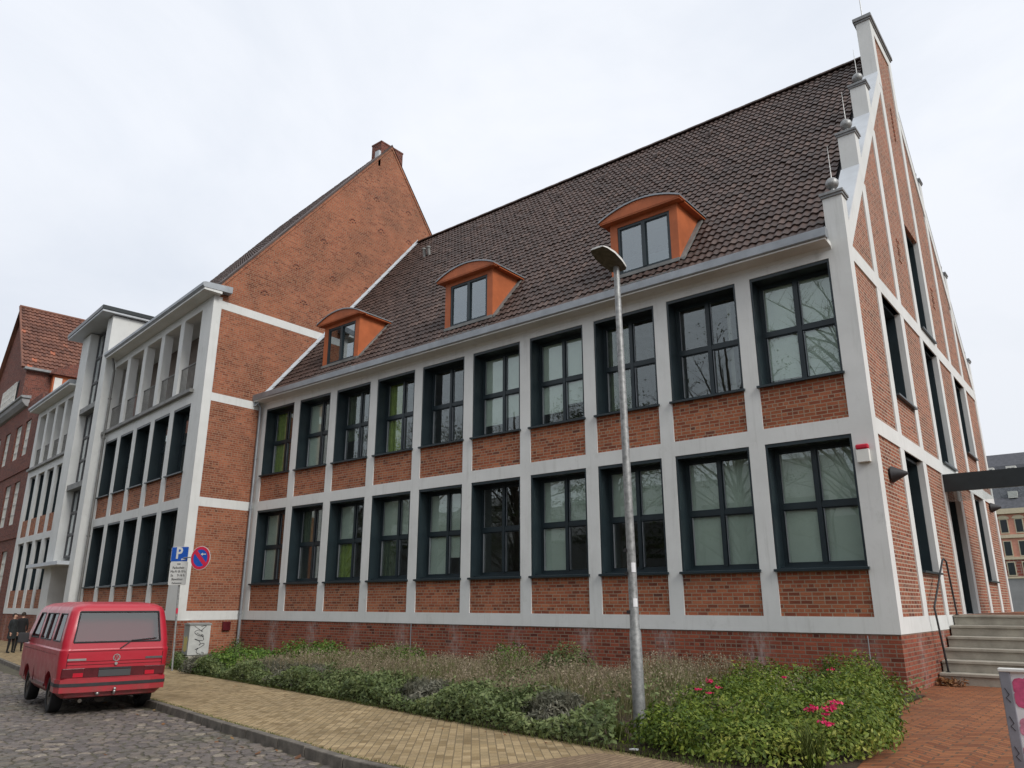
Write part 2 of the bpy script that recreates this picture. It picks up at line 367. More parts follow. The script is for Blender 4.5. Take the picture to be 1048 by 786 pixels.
ZB0, ZB1, ZS1, ZW1, ZM1, ZS2, ZW2, ZG0, ZG1 = 1.095, 1.417, 2.40, 5.151, 5.511, 6.54, 9.236, 9.169, 9.555

# ------------------------------------------------------------------ windows
WCOUNT = 0
def window(T, a0, a1, z0, z1, parent, depth=.5, lining=True, cols=2, rows=2, blind=None, sill=True, left=None, tilt=None, glassm='window_glass', framem='anthracite_metal', mull=.10, flip=False):
    m = MB(T); lw = .05 if lining else .0
    if lining:
        m.box(a0 + .001, a0 + lw, .015, depth + .05, z0 + .001, z1 - .001); m.box(a1 - lw, a1 - .001, .015, depth + .05, z0 + .001, z1 - .001)
        m.box(a0 + lw, a1 - lw, .016, depth + .05, z1 - lw - .03, z1 - .001); m.box(a0 + lw, a1 - lw, .12, depth + .05, z0 + .001, z0 + .045)
    b0, b1, y0, y1 = a0 + lw, a1 - lw, z0 + (.045 if lining else .002), z1 - lw - (.03 if lining else 0)
    fw = .075; d0, d1 = depth - .03, depth + .04
    m.box(b0, b0 + fw, d0, d1, y0, y1); m.box(b1 - fw, b1, d0, d1, y0, y1)
    m.box(b0 + fw, b1 - fw, d0, d1, y0, y0 + fw); m.box(b0 + fw, b1 - fw, d0, d1, y1 - fw, y1)
    xs = [b0 + (b1 - b0) * k / cols for k in range(1, cols)]
    for x in xs: m.box(x - mull / 2, x + mull / 2, d0 - .02, d1, y0 + fw, y1 - fw)
    zs = [y0 + (y1 - y0) * (.5 if rows == 2 else k / rows) for k in range(1, rows)]
    e = [b0 + fw] + [q for x in xs for q in (x - mull / 2, x + mull / 2)] + [b1 - fw]
    for z in zs:
        for k in range(0, len(e), 2): m.box(e[k], e[k + 1], d0 - .01, d1 - .002, z - .06, z + .06)
    # slim sash rims that catch the light
    ze = [y0 + fw] + [q for z in zs for q in (z - .06, z + .06)] + [y1 - fw]
    for k in range(0, len(e), 2):
        for j in range(0, len(ze), 2):
            xa, xb, za, zb = e[k], e[k + 1], ze[j], ze[j + 1]; t = .028
            m.box(xa, xa + t, d0 + .025, d1 - .005, za, zb); m.box(xb - t, xb, d0 + .025, d1 - .005, za, zb)
            m.box(xa + t, xb - t, d0 + .025, d1 - .005, za, za + t); m.box(xa + t, xb - t, d0 + .025, d1 - .005, zb - t, zb)
    w = m.build('window', framem, parent, bevel=0)
    g = MB(T)
    for k in range(0, len(e), 2):
        for j in range(0, len(ze), 2):
            g.box(e[k] + .026, e[k + 1] - .026, depth + .012, depth + .018, ze[j] + .026, ze[j + 1] - .026)
    g.build('pane', glassm, w)
    if sill:
        q = MB(T); q.prism([(-.07, z0 - .055), (-.07, z0 - .012), (.13, z0 + .02), (depth - .04, z0 + .04), (depth - .04, z0 + .0), (.0, z0 - .055)], 'x', 0, 1)
        q = MB(T)
        for (p0, p1) in ((a0 - .035, a1 + .035),):
            q.prism([(-.075, z0 - .06), (-.075, z0 - .01), (-.002, z0 + .0), (-.002, z0 - .06)], 'x', p0, p1)
        q.box(a0 + lw + .001, a1 - lw - .001, -.002, .119, z0 - .03, z0 + .012)
        q.build('sill', 'anthracite_metal', w)
    bl = MB(T); gc = MB(T); dc = MB(T)
    if blind:
        for (k, lo, hi, kind) in blind:      # column, low and high fraction of the height
            x0 = b0 + .03 if k == 0 else (b0 + b1) / 2 + .01; x1 = (b0 + b1) / 2 - .01 if k == 0 else b1 - .03
            t = gc if kind == 'g' else (dc if kind == 'd' else bl); za, zb = y0 + (y1 - y0) * lo, y0 + (y1 - y0) * hi
            if kind in 'gd':
                n = 14; dd = depth + .09
                for i in range(n):
                    p, q_ = x0 + (x1 - x0) * i / n, x0 + (x1 - x0) * (i + 1) / n
                    o0, o1 = .035 * math.sin(i * 1.9), .035 * math.sin((i + 1) * 1.9)
                    t.poly([(p, dd + o0, za), (q_, dd + o1, za), (q_, dd + o1, zb), (p, dd + o0, zb)])
            else: t.box(x0, x1, depth + .055, depth + .06, za, zb)
    if bl.v: bl.build('blind', 'blind_fabric', w)
    if gc.v: gc.build('curtain', 'green_curtain', w, merge=False)
    if dc.v: dc.build('curtain', 'dull_curtain', w, merge=False)
    if sill and lining:
        gb_ = MB(T)
        for k in range(0, len(e), 2):
            gb_ = MB(T); gb_.box(e[k] + .030, e[k] + .040, d0 - .011, depth + .010, ze[0] + .03, ze[1] - .03); gb_.box(e[k] + .030, e[k] + .040, d0 - .011, depth + .010, ze[1] - .03, ze[2] + .03) if 0 else None
            gb_.build('glazing_bead', 'zinc', w)
            gb_ = MB(T); gb_.box(e[k] + .030, e[k] + .040, d0 + .02, depth + .010, ze[2] + .03, ze[3] - .03); gb_.build('glazing_bead', 'zinc', w)
    return w

def grid(T, xs, zs, typ, df=0.0, db=.03, thick=.42, reveal=.56, noright=False, noleft=False):
    """cells: F frame (proud), B brick, O opening. returns frame builder and brick builder (with reveals)"""
    F, B = MB(T), []; nx, nz_ = len(xs) - 1, len(zs) - 1
    dep = lambda c: df if c == 'F' else (db if c == 'B' else reveal)
    for i in range(nx):
        for j in range(nz_):
            c = typ(i, j)
            if c == 'O': continue
            m = F if c == 'F' else MB(T); d = dep(c)
            if c == 'B': B.append(m)
            x0, x1, z0, z1 = xs[i], xs[i + 1], zs[j], zs[j + 1]
            m.poly([(x0, d, z0), (x1, d, z0), (x1, d, z1), (x0, d, z1)])
            for di, dj, pa, pb in ((-1, 0, (x0, z0), (x0, z1)), (1, 0, (x1, z0), (x1, z1)), (0, -1, (x0, z0), (x1, z0)), (0, 1, (x0, z1), (x1, z1))):
                ii, jj = i + di, j + dj
                if (ii >= nx and noright) or (noleft and (ii < 0 or jj >= nz_)): continue
                dn = reveal if not (0 <= ii < nx and 0 <= jj < nz_) else dep(typ(ii, jj))
                if dn > d + 1e-6: m.poly([(pa[0], d, pa[1]), (pb[0], d, pb[1]), (pb[0], dn, pb[1]), (pa[0], dn, pa[1])])
    return F, B

# ------------------------------------------------------------------ MAIN BUILDING
PW, CC, PITCH = 1.878, .447, 2.25
XL = -22.95
main = thing('brick_school_building', 'long two-storey red-brick building with white concrete grid and steep brown tiled roof', 'building', (-11.5, 8.2, 0))
xs = [XL]
for i in range(1, 11):
    xr = -CC - (10 - i) * PITCH; xs += [xr - PW, xr]
xs += [0.0]
zs = [ZB0, ZB1, ZS1, ZW1, ZM1, ZS2, ZW2, 9.52]
def tm(i, j):
    if i % 2 == 0: return 'F'
    return {0: 'F', 1: 'B', 2: 'O', 3: 'F', 4: 'B', 5: 'O', 6: 'F'}[j]
F, B = grid(TM, xs, zs, tm, 0, .035, noright=True)
F.box(XL, -.003, .0, .42, 9.52, 9.6)
F.build('concrete_frame', CONC, main)
for b_ in B: b_.build('brick_panel', 'panel_brick', main)
pl = MB(); pl.box(XL, -.012, .02, .5, -.75, ZB0 - .001, skip='tb'); pl.box(-.5, -.012, .5, 16.45, -.3, ZB0 - .001, skip='tbf')
pl.build('plinth', 'plinth_brick', main)
# interior seen through the windows
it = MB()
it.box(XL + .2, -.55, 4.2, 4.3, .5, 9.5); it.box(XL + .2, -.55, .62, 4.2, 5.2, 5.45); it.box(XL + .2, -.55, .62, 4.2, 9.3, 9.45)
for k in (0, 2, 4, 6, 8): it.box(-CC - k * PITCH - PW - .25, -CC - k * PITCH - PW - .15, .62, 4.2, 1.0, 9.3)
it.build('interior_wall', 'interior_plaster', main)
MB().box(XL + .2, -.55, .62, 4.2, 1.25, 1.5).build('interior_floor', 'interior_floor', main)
w_ = 'w'; g_ = 'g'
BL_UP = {10: [(0, .06, 1, w_), (1, .02, 1, w_)], 9: None, 8: [(0, 0, 1, 'd')], 7: [(0, .15, 1, w_), (1, .22, 1, w_)], 6: [(0, .14, 1, w_), (1, .20, 1, w_)],
         5: None, 4: [(0, 0, 1, g_)], 3: [(0, .3, 1, 'd')], 2: [(0, 0, 1, w_)], 1: [(0, 0, 1, g_)]}
BL_LO = {10: [(0, .02, 1, w_), (1, .02, 1, w_)], 9: [(0, 0, 1, w_), (1, 0, 1, w_)], 8: [(0, .5, 1, w_), (1, .5, 1, w_)], 7: [(0, 0, 1, w_), (1, .52, 1, w_)], 6: None,
         5: [(0, 0, 1, w_), (1, .22, 1, w_)], 4: [(0, .5, 1, w_), (1, .5, 1, w_), (0, 0, .5, 'd')], 3: [(0, 0, .5, g_), (0, .52, 1, w_)], 2: [(0, .5, 1, 'd')], 1: [(0, 0, 1, w_)]}
for i in range(1, 11):
    xr = -CC - (10 - i) * PITCH
    for z0, z1, bl in ((ZS1, ZW1, BL_LO[i]), (ZS2, ZW2, BL_UP[i])):
        window(TM, xr - PW, xr, z0, z1, main, .44, blind=bl)
# cornice and gutter
c = MB(); c.prism([(.0, 9.42), (-.04, 9.50), (-.42, 9.53), (-.42, 9.60), (.1, 9.62), (.1, 9.42)], 'x', XL + .0, -.36); c.build('cornice', CONC, main)
g = MB(); g.prism([(-.45, 9.57), (-.47, 9.60), (-.47, 9.80), (-.44, 9.80), (-.44, 9.63), (-.25, 9.63), (-.25, 9.60)], 'x', XL - .15, -.33)
g.prism([(-.24, 9.60), (-.24, 9.78), (.02, 9.86), (.02, 9.60)], 'x', XL, -.43)
g.poly([(-.329, -.47, 9.57), (-.329, -.24, 9.57), (-.329, -.24, 9.82), (-.329, -.47, 9.82)]); g.build('gutter', 'zinc', main, bevel=.006)
d = MB(); d.tube([(XL + .12, -.14, gz(-23) - .05), (XL + .12, -.14, 9.3), (XL + .05, -.3, 9.55)], .055, 10)
for z in (1.3, 3.2, 5.2, 7.2): d.tube([(XL + .12, -.14, z), (XL + .12, -.14, z + .05)], .075, 10)
d.build('downpipe', 'zinc', main, smooth=True, auto=40)
# roof
def roof(P, u0, u1, length, tw=.205, rows=40, mat='dark_roof_tiles', parent=None, amp=.028, thick=.045, keep=None, name='roof'):
    """P(u, v, h) -> point. u along the eave, v up the slope"""
    S = 6; nt_ = int((u1 - u0) / tw); nc = nt_ * S + 1; us = np.linspace(u0, u0 + nt_ * tw, nc)
    ph = (us - u0) / tw; fr = ph - np.floor(ph); prof = amp * (np.sin(fr * 2 * math.pi) * .75 + .5 * np.cos(fr * 2 * math.pi) ** 3 * .4)
    V = []; Fc = []; UV = []; ex = length / rows; rr = np.random.default_rng(3)
    jit = rr.normal(0, .004, (rows, nt_ + 1))
    for r in range(rows):
        j = jit[r][np.minimum(np.floor(ph + 1e-6).astype(int), nt_)]
        v0, v1 = r * ex, (r + 1) * ex + .03
        base = len(V)
        for (v, h) in ((v0, -.005), (v0 - .004, thick), (v0 + ex * .5, thick * .62), (v1, .0)):
            for k in range(nc): V.append(P(us[k], v + j[k] * 2, h + prof[k] + j[k]))
        for a in range(3):
            for k in range(nc - 1):
                b = base + a * nc + k; Fc.append((b, b + 1, b + nc + 1, b + nc))
                va = r + (.02, .1, .5)[a]; vb = r + (.1, .5, .98)[a]; uu, uw = ph[k] + (1e-3 if k % S == 0 else 0), ph[k + 1] - (1e-3 if (k + 1) % S == 0 else 0)
                UV += [(uu, va), (uw, va), (uw, vb), (uu, vb)]
    m = MB(); m.v = V; m.f = Fc; m.uv = UV
    if keep:
        keepf = []; ku = []
        for i, f in enumerate(Fc):
            c = sum((Vector(V[q]) for q in f), Vector()) / 4
            if keep(c): keepf.append(f); ku += UV[4 * i:4 * i + 4]
        m.f = keepf; m.uv = ku
    return m.build(name, mat, parent, smooth=True, merge=False, auto=50)
SL = 1.245; cs = 1 / math.hypot(1, SL); sn = SL * cs
RZ0 = 9.74
def PMF(u, v, h): y = -.12 + v * cs; return (u, y - h * sn, RZ0 + SL * y + h * cs)
LEN = (8.23 + .12) / cs
rf = roof(PMF, XL + .05, -.44, LEN, rows=40, parent=main)
rb = MB(); rb.poly([(XL, 8.23, RZ0 + SL * 8.23), (-.43, 8.23, RZ0 + SL * 8.23), (-.43, 16.7, RZ0 + SL * (-.24)), (XL, 16.7, RZ0 + SL * (-.24))]); rb.build('rear_roof_slope', 'dark_roof_tiles', main)
ub = MB(); ub.poly([(XL, .1, RZ0 + .0), (-.43, .1, RZ0 + .0), (-.43, 8.23, RZ0 + SL * 8.23 - .05), (XL, 8.23, RZ0 + SL * 8.23 - .05)]); ub.build('roof_underlay', 'black_plastic', rf)
rt = MB()
k = XL + .1; i = 0
while k < -.5:
    x1 = min(k + .40, -.42); zz = RZ0 + SL * 8.23 + .02 + (i % 2) * .006; prof = [(8.23 + .15 * math.cos(a), zz + .13 * math.sin(a) - .02) for a in [math.pi * q / 8 for q in range(9)]]
    rt.prism(prof, 'x', k, x1 + .03 if x1 < -.45 else x1); k += .40; i += 1
rt.build('ridge_tile', 'dark_roof_tiles', rf)
# verge flashing against the wing gable wall
vf = MB(); vf.prism([(-.40, RZ0 - .45), (8.3, RZ0 + SL * 8.3 + .14), (8.3, RZ0 + SL * 8.3 + .55), (-.40, RZ0 + .10)], 'x', XL + .003, XL + .02)
vf = MB()
n = 22
for q in range(n):
    y0, y1 = -.40 + 8.65 * q / n, -.40 + 8.65 * (q + 1) / n
    vf.poly([(XL + .02, y0, RZ0 + SL * y0 + .26), (XL + .02, y1, RZ0 + SL * y1 + .24), (XL + .02, y1, RZ0 + SL * y1 + .09), (XL + .02, y0, RZ0 + SL * y0 + .11)])
    vf.poly([(XL + .02, y0, RZ0 + SL * y0 + .11), (XL + .02, y1, RZ0 + SL * y1 + .09), (XL + .22, y1, RZ0 + SL * y1 + .10), (XL + .22, y0, RZ0 + SL * y0 + .12)])
vf.build('verge_flashing', 'pale_coping_sheet', rf, merge=False)
vt = MB()
for dx in (0, .32): vt.tube([(-20.55 + dx, 6.55, 17.7), (-20.55 + dx, 6.45, 18.2)], .085, 12); vt.tube([(-20.55 + dx, 6.45, 18.2), (-20.55 + dx, 6.44, 18.28)], .12, 12)
vt.build('roof_vent', 'old_zinc', rf, smooth=True, auto=40)

for x in (-5.99, -8.24, -10.65, -12.96, -15.25, -17.62):
    y = 7.2; m = MB(); z = RZ0 + SL * y
    m.prism([(y - .14, z - .10), (y - .12, z + .06), (y + .05, z + .20), (y + .20, z + .26)], 'x', x - .11, x + .11); m.build('vent_tile', 'dark_roof_tiles', rf, bevel=.01)
# dormers
for di, cx in enumerate((-5.50, -12.22, -18.97)):
    x0, x1 = cx - 1.08, cx + 1.08; yf = .69; zb, zt = RZ0 + SL * yf + .02, 12.42
    yb = lambda z: (z - RZ0) / SL
    D = MB(); ww0, ww1, wz0, wz1 = x0 + .24, x1 - .24, 10.72, 12.24
    for a, b in ((x0, ww0), (ww1, x1)): D.box(a, b, yf, yf + .09, zb - .2, zt)
    D.box(ww0, ww1, yf, yf + .09, wz1, zt)
    for sx in (x0 + .001, x1 - .035): D.prism([(yf + .09, zb - .2), (yf + .09, zt), (yb(zt) + .1, zt), (yf + .09, zb - .2)][:3], 'x', sx, sx + .034)
    dm = D.build('dormer', 'orange_cladding', main)
    # boards of the cheek: shallow seams
    se = MB()
    for q in range(1, 5):
        yy = yf + .09 + q * .26; se.box(x1 - .002, x1 + .006, yy, yy + .012, RZ0 + SL * yy + .02, zt - .02)
    # arched roof
    xo0, xo1 = x0 - .26, x1 + .22; N = 18
    arc = lambda x: 12.50 + .32 * (1 - ((x - cx + .02) / (xo1 - xo0) * 2) ** 2)
    T_ = MB(); xsn = [xo0 + (xo1 - xo0) * q / N for q in range(N + 1)]
    T_.prism([(x, arc(x) - .05) for x in xsn] + [(xo1, 12.43), (xo0, 12.43)], 'y', yf - .21, yf + .12)
    T_.prism([(x, 12.43 if 0 < q < N else 12.43) for q, x in ((0, xo0), (N, xo1))] + [(xo1, 12.30), (xo0, 12.30)], 'y', yf - .19, yf + .088) if False else None
    T_.build('gable_board', 'orange_cladding', dm)
    RR = MB()
    for q in range(N):
        a, b = xsn[q], xsn[q + 1]
        RR.prism([(a, arc(a) - .045), (b, arc(b) - .045), (b, arc(b)), (a, arc(a))], 'y', yf - .25, yb(12.75) + .1)
    RR.build('arched_roof', 'zinc', dm)
    sf = MB(); sf.box(xo0 + .03, xo1 - .03, yf + .125, yb(12.5), 12.40, 12.45); sf.box(xo0 + .03, xo1 - .03, yf - .2, yf - .003, 12.39, 12.428); sf.build('soffit', 'orange_cladding', dm)
    window(lambda p, y=yf: (p[0], y + p[1], p[2]), ww0, ww1, wz0, wz1, dm, .05, lining=False, cols=2, rows=1, sill=False, glassm='dormer_glass', blind=[(1, 0, .28, w_)] if di == 0 else None, mull=.12)
    wb = MB(); wb.box(ww0, ww1, yf + .9, yf + 1.0, wz0 - .3, wz1 + .1); wb.build('dormer_interior', 'interior_plaster', dm)
    MB().box(x0, x1, yf - .05, yf - .001, zb + .0, 10.72).build('flashing', 'old_zinc', dm); fl = MB(); fl.box(x0 - .1, x1 + .1, yf - .36, yf - .03, RZ0 + SL * (yf - .36) + .06, RZ0 + SL * (yf - .36) + .10)
    fl.build('flashing', 'old_zinc', dm); fl = MB(); fl.prism([(yf, RZ0 + SL * yf + .03), (yb(12.35), 12.38), (yb(12.35), 12.47), (yf, RZ0 + SL * yf + .12)], 'x', x1 + .002, x1 + .14)
    fl.build('flashing', 'old_zinc', dm)

# gable
C0, QG, MG = .339, 1.918, .393
GW = 2 * C0 + 7 * QG + 6 * MG
ml = lambda k: C0 + k * QG + (k - 1) * MG          # near edge of post k
rake = lambda y: 12.6 + 1.24 * (min(y, GW - y) - 2.257)     # top of the sloping parapet
inner = lambda y: rake(y) - .72
TZ = 20.42; t0, t1 = ml(3), ml(4) + MG
GB = MB(); GF = MB(); WALL = .42
def gb(y0, y1, z0, z1, x=-.035):
    GB.box(-WALL, x, y0, y1, z0, z1)
slots = {2: [(ZS1, ZW1), (ZS2, ZG0)], 4: [(1.42, ZW1), (ZM1 + .04, ZG0), (ZG1 + .05, 13.10)], 6: [(ZS1, ZW1), (ZS2, ZG0)]}
for b in range(1, 8):
    y0 = C0 + (b - 1) * (QG + MG); y1 = y0 + QG; op = slots.get(b, [])
    z = ZB1
    for (za, zb_) in op: 
        if za > z + .01: gb(y0, y1, z, za)
        z = zb_
    ya, yb_ = inner(y0), inner(y1)
    if b == 4: GB.prism([(y0, z), (y1, z), (y1, 20.05), (y0, 20.05)], 'x', -WALL, -.035)
    else:
        pts = [(y0, z), (y1, z)] + ([(y1, yb_)] if yb_ > z else []) + ([(y0, ya)] if ya > z else [])
        GB.prism(pts, 'x', -WALL, -.035)
GB.build('gable_brick', 'gable_brick', main)
# white posts and bands of the gable
GF.box(-WALL, 0, 0.0, C0, ZB0, 10.0, skip='f'); GF.box(-WALL, 0, GW - C0, GW, ZB0, 10.3)
for k in range(1, 7):
    y0, y1 = ml(k), ml(k) + MG
    nar = .13
    # the bay posts: full width through the window rows is shown by the deep reveal, the visible strip is narrow
    top = min(inner(y0), inner(y1)) + .3 if k not in (3, 4) else rake(t0) - .4
    GF.box(-WALL + .01, -.004, y0 + (0 if k in (3, 4) else 0), y0 + MG, ZB1, top)
for (za, zb_) in ((ZB0, ZB1), (ZW1, ZM1), (ZG0, ZG1)): GF.box(-WALL + .005, -.001, C0, GW - C0, za, zb_)
for side in (0, 1):
    f = (lambda y: y) if side == 0 else (lambda y: GW - y)
    e = t0
    GF.prism([(f(.012), rake(.012)), (f(e + .01), rake(e)), (f(e + .01), inner(e)), (f(C0), inner(C0)), (f(.012), inner(0.012))], 'x', -WALL + .002, .0025)
    # piers standing on the slope
    for q, yy in enumerate((0.0, ml(1), ml(2))):
        zt = (10.72, 13.57, 16.47)[q]
        GF.box(-.425, .004, *sorted((f(yy + (.001 if q == 0 else -.004)), f(yy + .37))), (9.601, rake(yy) - .3, rake(yy) - .3)[q], zt)
GF.box(-.425, .004, t0, t0 + MG, rake(t0) - .399, TZ); GF.box(-.425, .004, t1 - MG, t1, rake(t0) - .399, TZ); GF.box(-.423, .002, t0 + MG, t1 - MG, 20.05, TZ)
GF.box(-.424, -.421, t0 + MG, t1 - MG, rake(t0) - .4, 20.05)
gf = GF.build('gable_frame', CONC, main)
for side in (0, 1):
    f = (lambda y: y) if side == 0 else (lambda y: GW - y)
    for ya, yb_ in ((.37, ml(1)), (ml(1) + .37, ml(2)), (ml(2) + .37, t0)):
        cp = MB(); cp.prism([(f(ya), rake(ya) + .02), (f(yb_), rake(yb_) + .02), (f(yb_), rake(yb_) - .05), (f(ya), rake(ya) - .05)], 'x', -WALL - .03, .012); cp.build('coping', 'pale_coping_sheet', main)
for side in (0, 1):
    f = (lambda y: y) if side == 0 else (lambda y: GW - y)
    for q, yy in enumerate((0.0, ml(1), ml(2))):
        zt = (10.72, 13.57, 16.47)[q]
        c = MB(); a, b = sorted((f(yy - .07), f(yy + .44))); c.box(-.48, .06, a + .01, b - .01, zt + .06, zt + .13); c.box(-.455, .035, a + .035, b - .035, zt, zt + .06)
        cap = c.build('pinnacle_cap', 'grey_cap_stone', main, bevel=.008)
        yc = f(yy + .185); bl = MB(); r_ = .165
        r_ = .15; bl.lathe([(max(r_ * math.sin(a), 0), -r_ * math.cos(a)) for a in [math.pi * k / 12 for k in range(13)]], (-.21, yc, zt + .42), 20); bl.lathe([(.09, .16), (.05, .22), (.05, .29)], (-.21, yc, zt), 14)
        bl.build('ball', 'galvanised_steel', cap, smooth=True)
        MB().tube([(-.21, yc, zt + .55), (-.21, yc, zt + 1.45)], [.018, .004], 6).build('spike', 'galvanised_steel', cap)
c = MB(); c.box(-.50, .08, t0 - .08, t1 + .08, TZ + .07, TZ + .20); c.box(-.46, .04, t0 - .04, t1 + .04, TZ, TZ + .07); cap = c.build('gable_top_cap', 'grey_cap_stone', main, bevel=.008)
bl = MB(); bl.lathe([(.2 * math.sin(a), -.2 * math.cos(a)) for a in [math.pi * k / 14 for k in range(15)]], (-.21, 8.23, TZ + .38), 24); bl.build('ball', 'galvanised_steel', cap, smooth=True)
MB().tube([(-.2, t0 + .05, TZ + .2), (-.2, t0 + .05, TZ + 2.2)], [.02, .005], 6).build('spike', 'galvanised_steel', cap)
# gable windows
for b, op in slots.items():
    y0 = C0 + (b - 1) * (QG + MG); y1 = y0 + QG
    for n_, (za, zb_) in enumerate(op):
        isdoor = (b == 4 and n_ == 0)
        w = window(lambda p: TG((p[0], p[1] + .13, p[2])), y0 + .002, y1 - .002, za + .002, zb_ - .002, main, .36, lining=True, cols=2, rows=1 if isdoor else 2, sill=False)
        if not isdoor: MB(TG).prism([(-.075, za - .05), (-.075, za - .005), (.44, za + .015), (.44, za - .03)], 'x', y0 - .03 if False else y0 + .001, y1 - .001).build('sill', 'anthracite_metal', w)
        if isdoor: w.name = 'entrance_door'; MB(TG).tube([((y0 + y1) / 2 + .12, .27, 2.2), ((y0 + y1) / 2 + .12, .27, 3.0)], .015, 8).build('door_handle', 'chrome', w)
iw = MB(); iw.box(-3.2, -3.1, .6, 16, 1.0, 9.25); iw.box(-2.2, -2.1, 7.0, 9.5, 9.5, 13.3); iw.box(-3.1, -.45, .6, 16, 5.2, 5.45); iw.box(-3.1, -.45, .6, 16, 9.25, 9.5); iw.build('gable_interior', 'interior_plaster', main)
# sunk ornament of raised headers on the gable
orn = MB()
for yc in (6.1 - .18, 10.4 + .1):
    for r in range(7):
        for s_ in ((-1, 1) if r % 2 == 0 else (0,)): orn.box(-.036, -.012, yc + s_ * .09 - .055, yc + s_ * .09 + .055, 11.2 + r * .105, 11.2 + r * .105 + .062)
for r in range(16): orn.box(-.036, -.010, 8.35 + .06 * (r % 2) - .12 , 8.35 + .06 * (r % 2), 16.5 + r * .083, 16.5 + r * .083 + .05)
orn.build('header_ornament', 'gable_brick', main)
rp = MB(); rp.tube([(-.62, -.005, .35), (-.62, -.005, 1.06)], .012, 6); rp.build('cable_conduit', 'zinc', main)
rp = MB(); rp.tube([(-13.7, .005, -.2), (-13.7, .005, 1.08)], .014, 6); rp.build('cable_conduit', 'zinc', main)
# canopy at the entrance
cn = MB(); cn.box(.004, 6.2, 6.9, 7.02, 4.64, 5.12); cn.box(.02, 6.2, 7.02, 9.6, 5.02, 5.10)
cno = cn.build('canopy', 'dark_beam', main, bevel=.004)
MB().box(.02, 6.2, 6.93, 6.945, 4.36, 4.638).build('glass_strip', 'clear_glass', cno)

# ------------------------------------------------------------------ wall fittings
def wall_lamp(y, z, label):
    t = thing('wall_lamp', label, 'wall lamp', (0, y, z), group='cone wall lamps on the gable')
    m = MB(); m.lathe([(0, -.02), (.175, -.02), (.18, .0), (.03, .30), (0, .31)], (.02, y, z), 24, 'x'); m.build('lamp_shade', 'black_plastic', t, smooth=True, auto=40)
    b = MB(); b.box(-.034, .02, y - .05, y + .05, z - .08, z + .06); b.tube([(.0, y, z), (.12, y, z)], .02, 8); b.build('bracket', 'black_plastic', t)
wall_lamp(1.05, 4.36, 'dark cone lamp on the brick beside the siren corner, left of the near gable window')
wall_lamp(15.25, 5.0, 'dark cone lamp on the far end of the gable, seen against the pink house')
t = thing('alarm_siren', 'white alarm box with red flashing light on the white corner post', 'alarm siren', (-.245, -.06, 4.5))
MB().box(-.375, -.115, -.11, -.001, 4.50, 4.77).build('housing', 'siren_white', t, bevel=.012)
m = MB(); m.box(-.372, -.118, -.125, -.001, 4.772, 4.88); m.build('strobe', 'siren_red', t, bevel=.03)

# ------------------------------------------------------------------ WING BUILDING (left, with balconies and stair tower)
wing = thing('balcony_wing_building', 'taller wing with brick gable, white-columned loggias and white stair tower', 'building', (-30, 2, -.4))
TE = 27.3
RSOF = 13.5
openR = [1.05 + 2.2 * k for k in range(5)]
xs = [0.0]
for r_ in openR: xs += [r_, r_ + 1.75]
xs += [12.1]
def tw(i, j):
    if i % 2 == 0: return 'F'
    return {0: 'F', 1: 'B', 2: 'O', 3: 'F', 4: 'B', 5: 'O', 6: 'F'}[j]
zs = [ZB0, ZB1, ZS1, ZW1, ZM1, ZS2, ZW2, 9.78]
FW, BW = grid(TW, xs, zs, tw, 0, .05, noleft=True)
xs2 = [18.2]
op2 = [19.35 + 2.15 * k for k in range(4)][:4]
for r_ in op2[:3]: xs2 += [r_, r_ + 1.65]
xs2 += [op2[3] - .55 + .3, op2[3] + 1.05 + .2, TE]
xs2 = [18.2, 18.9, 20.4, 20.95, 22.45, 23.0, 24.5, 25.05, 26.6, TE]
F2, B2 = grid(TW, xs2, zs, tw, 0, .05, reveal=.6)
# loggia frames (third storey)
BT = 13.15
def loggia(FW, xa, xb, opens):
    FW.box(xa + .07, xb, 0, .45, BT, RSOF, skip='')
    e = [xa] + [q for o in opens for q in o] + [xb]
    for k in range(0, len(e), 2): FW.box(e[k] + (.06 if k == 0 else 0), e[k + 1], 0.001, .36, 9.78, BT - .001)
    FW.box(xa + .40, xb, .45, 1.8, RSOF - .3, RSOF - .1)
    FW.box(xa + .4, xb, .3, 1.8, 9.70, 9.80)
lo1 = [(1.05 + 2.24 * k, 1.05 + 2.24 * k + 1.80) for k in range(5)]
lo2 = [(18.9 + 2.05 * k, 18.9 + 2.05 * k + 1.55) for k in range(4)]
loggia(FW, 0, 12.1, lo1); loggia(F2, 18.2, TE, lo2)
FW.build('concrete_frame', CONC, wing); [b_.build('brick_panel', 'panel_brick', wing) for b_ in BW]
F2.build('concrete_frame', CONC, wing); [b_.build('brick_panel', 'panel_brick', wing) for b_ in B2]
for a_, b_ in ((.45, 12.1), (18.2, TE)): MB(TW).box(a_, b_, 1.25, 1.35, 9.81, 13.19).build('loggia_back_wall', 'brown_render', wing)
MB(TW).box(.25, .40, .36, 1.25, 9.81, 13.19).build('loggia_side_wall', 'brown_render', wing)
for a_, b_ in ((.0, 12.1), (18.2, TE)): MB(TW).box(a_, b_, .03, .5, -.9, ZB0 - .001).build('plinth', 'plinth_brick', wing)
it = MB(TW); it.box(.6, 12, 2.6, 2.7, .5, 9.6); it.box(18.3, TE, 2.6, 2.7, .5, 9.6); it.box(.6, 12, .6, 2.6, 5.2, 5.4); it.box(18.3, TE, .6, 2.6, 5.2, 5.4); it.build('interior_wall', 'interior_plaster', wing)
for k, r_ in enumerate(openR):
    for z0, z1 in ((ZS1, ZW1), (ZS2, ZW2)): window(TW, r_, r_ + 1.75, z0, z1, wing, .44, blind=[(0, 0, 1, w_)] if (k == 0 and z0 > 5) else None)
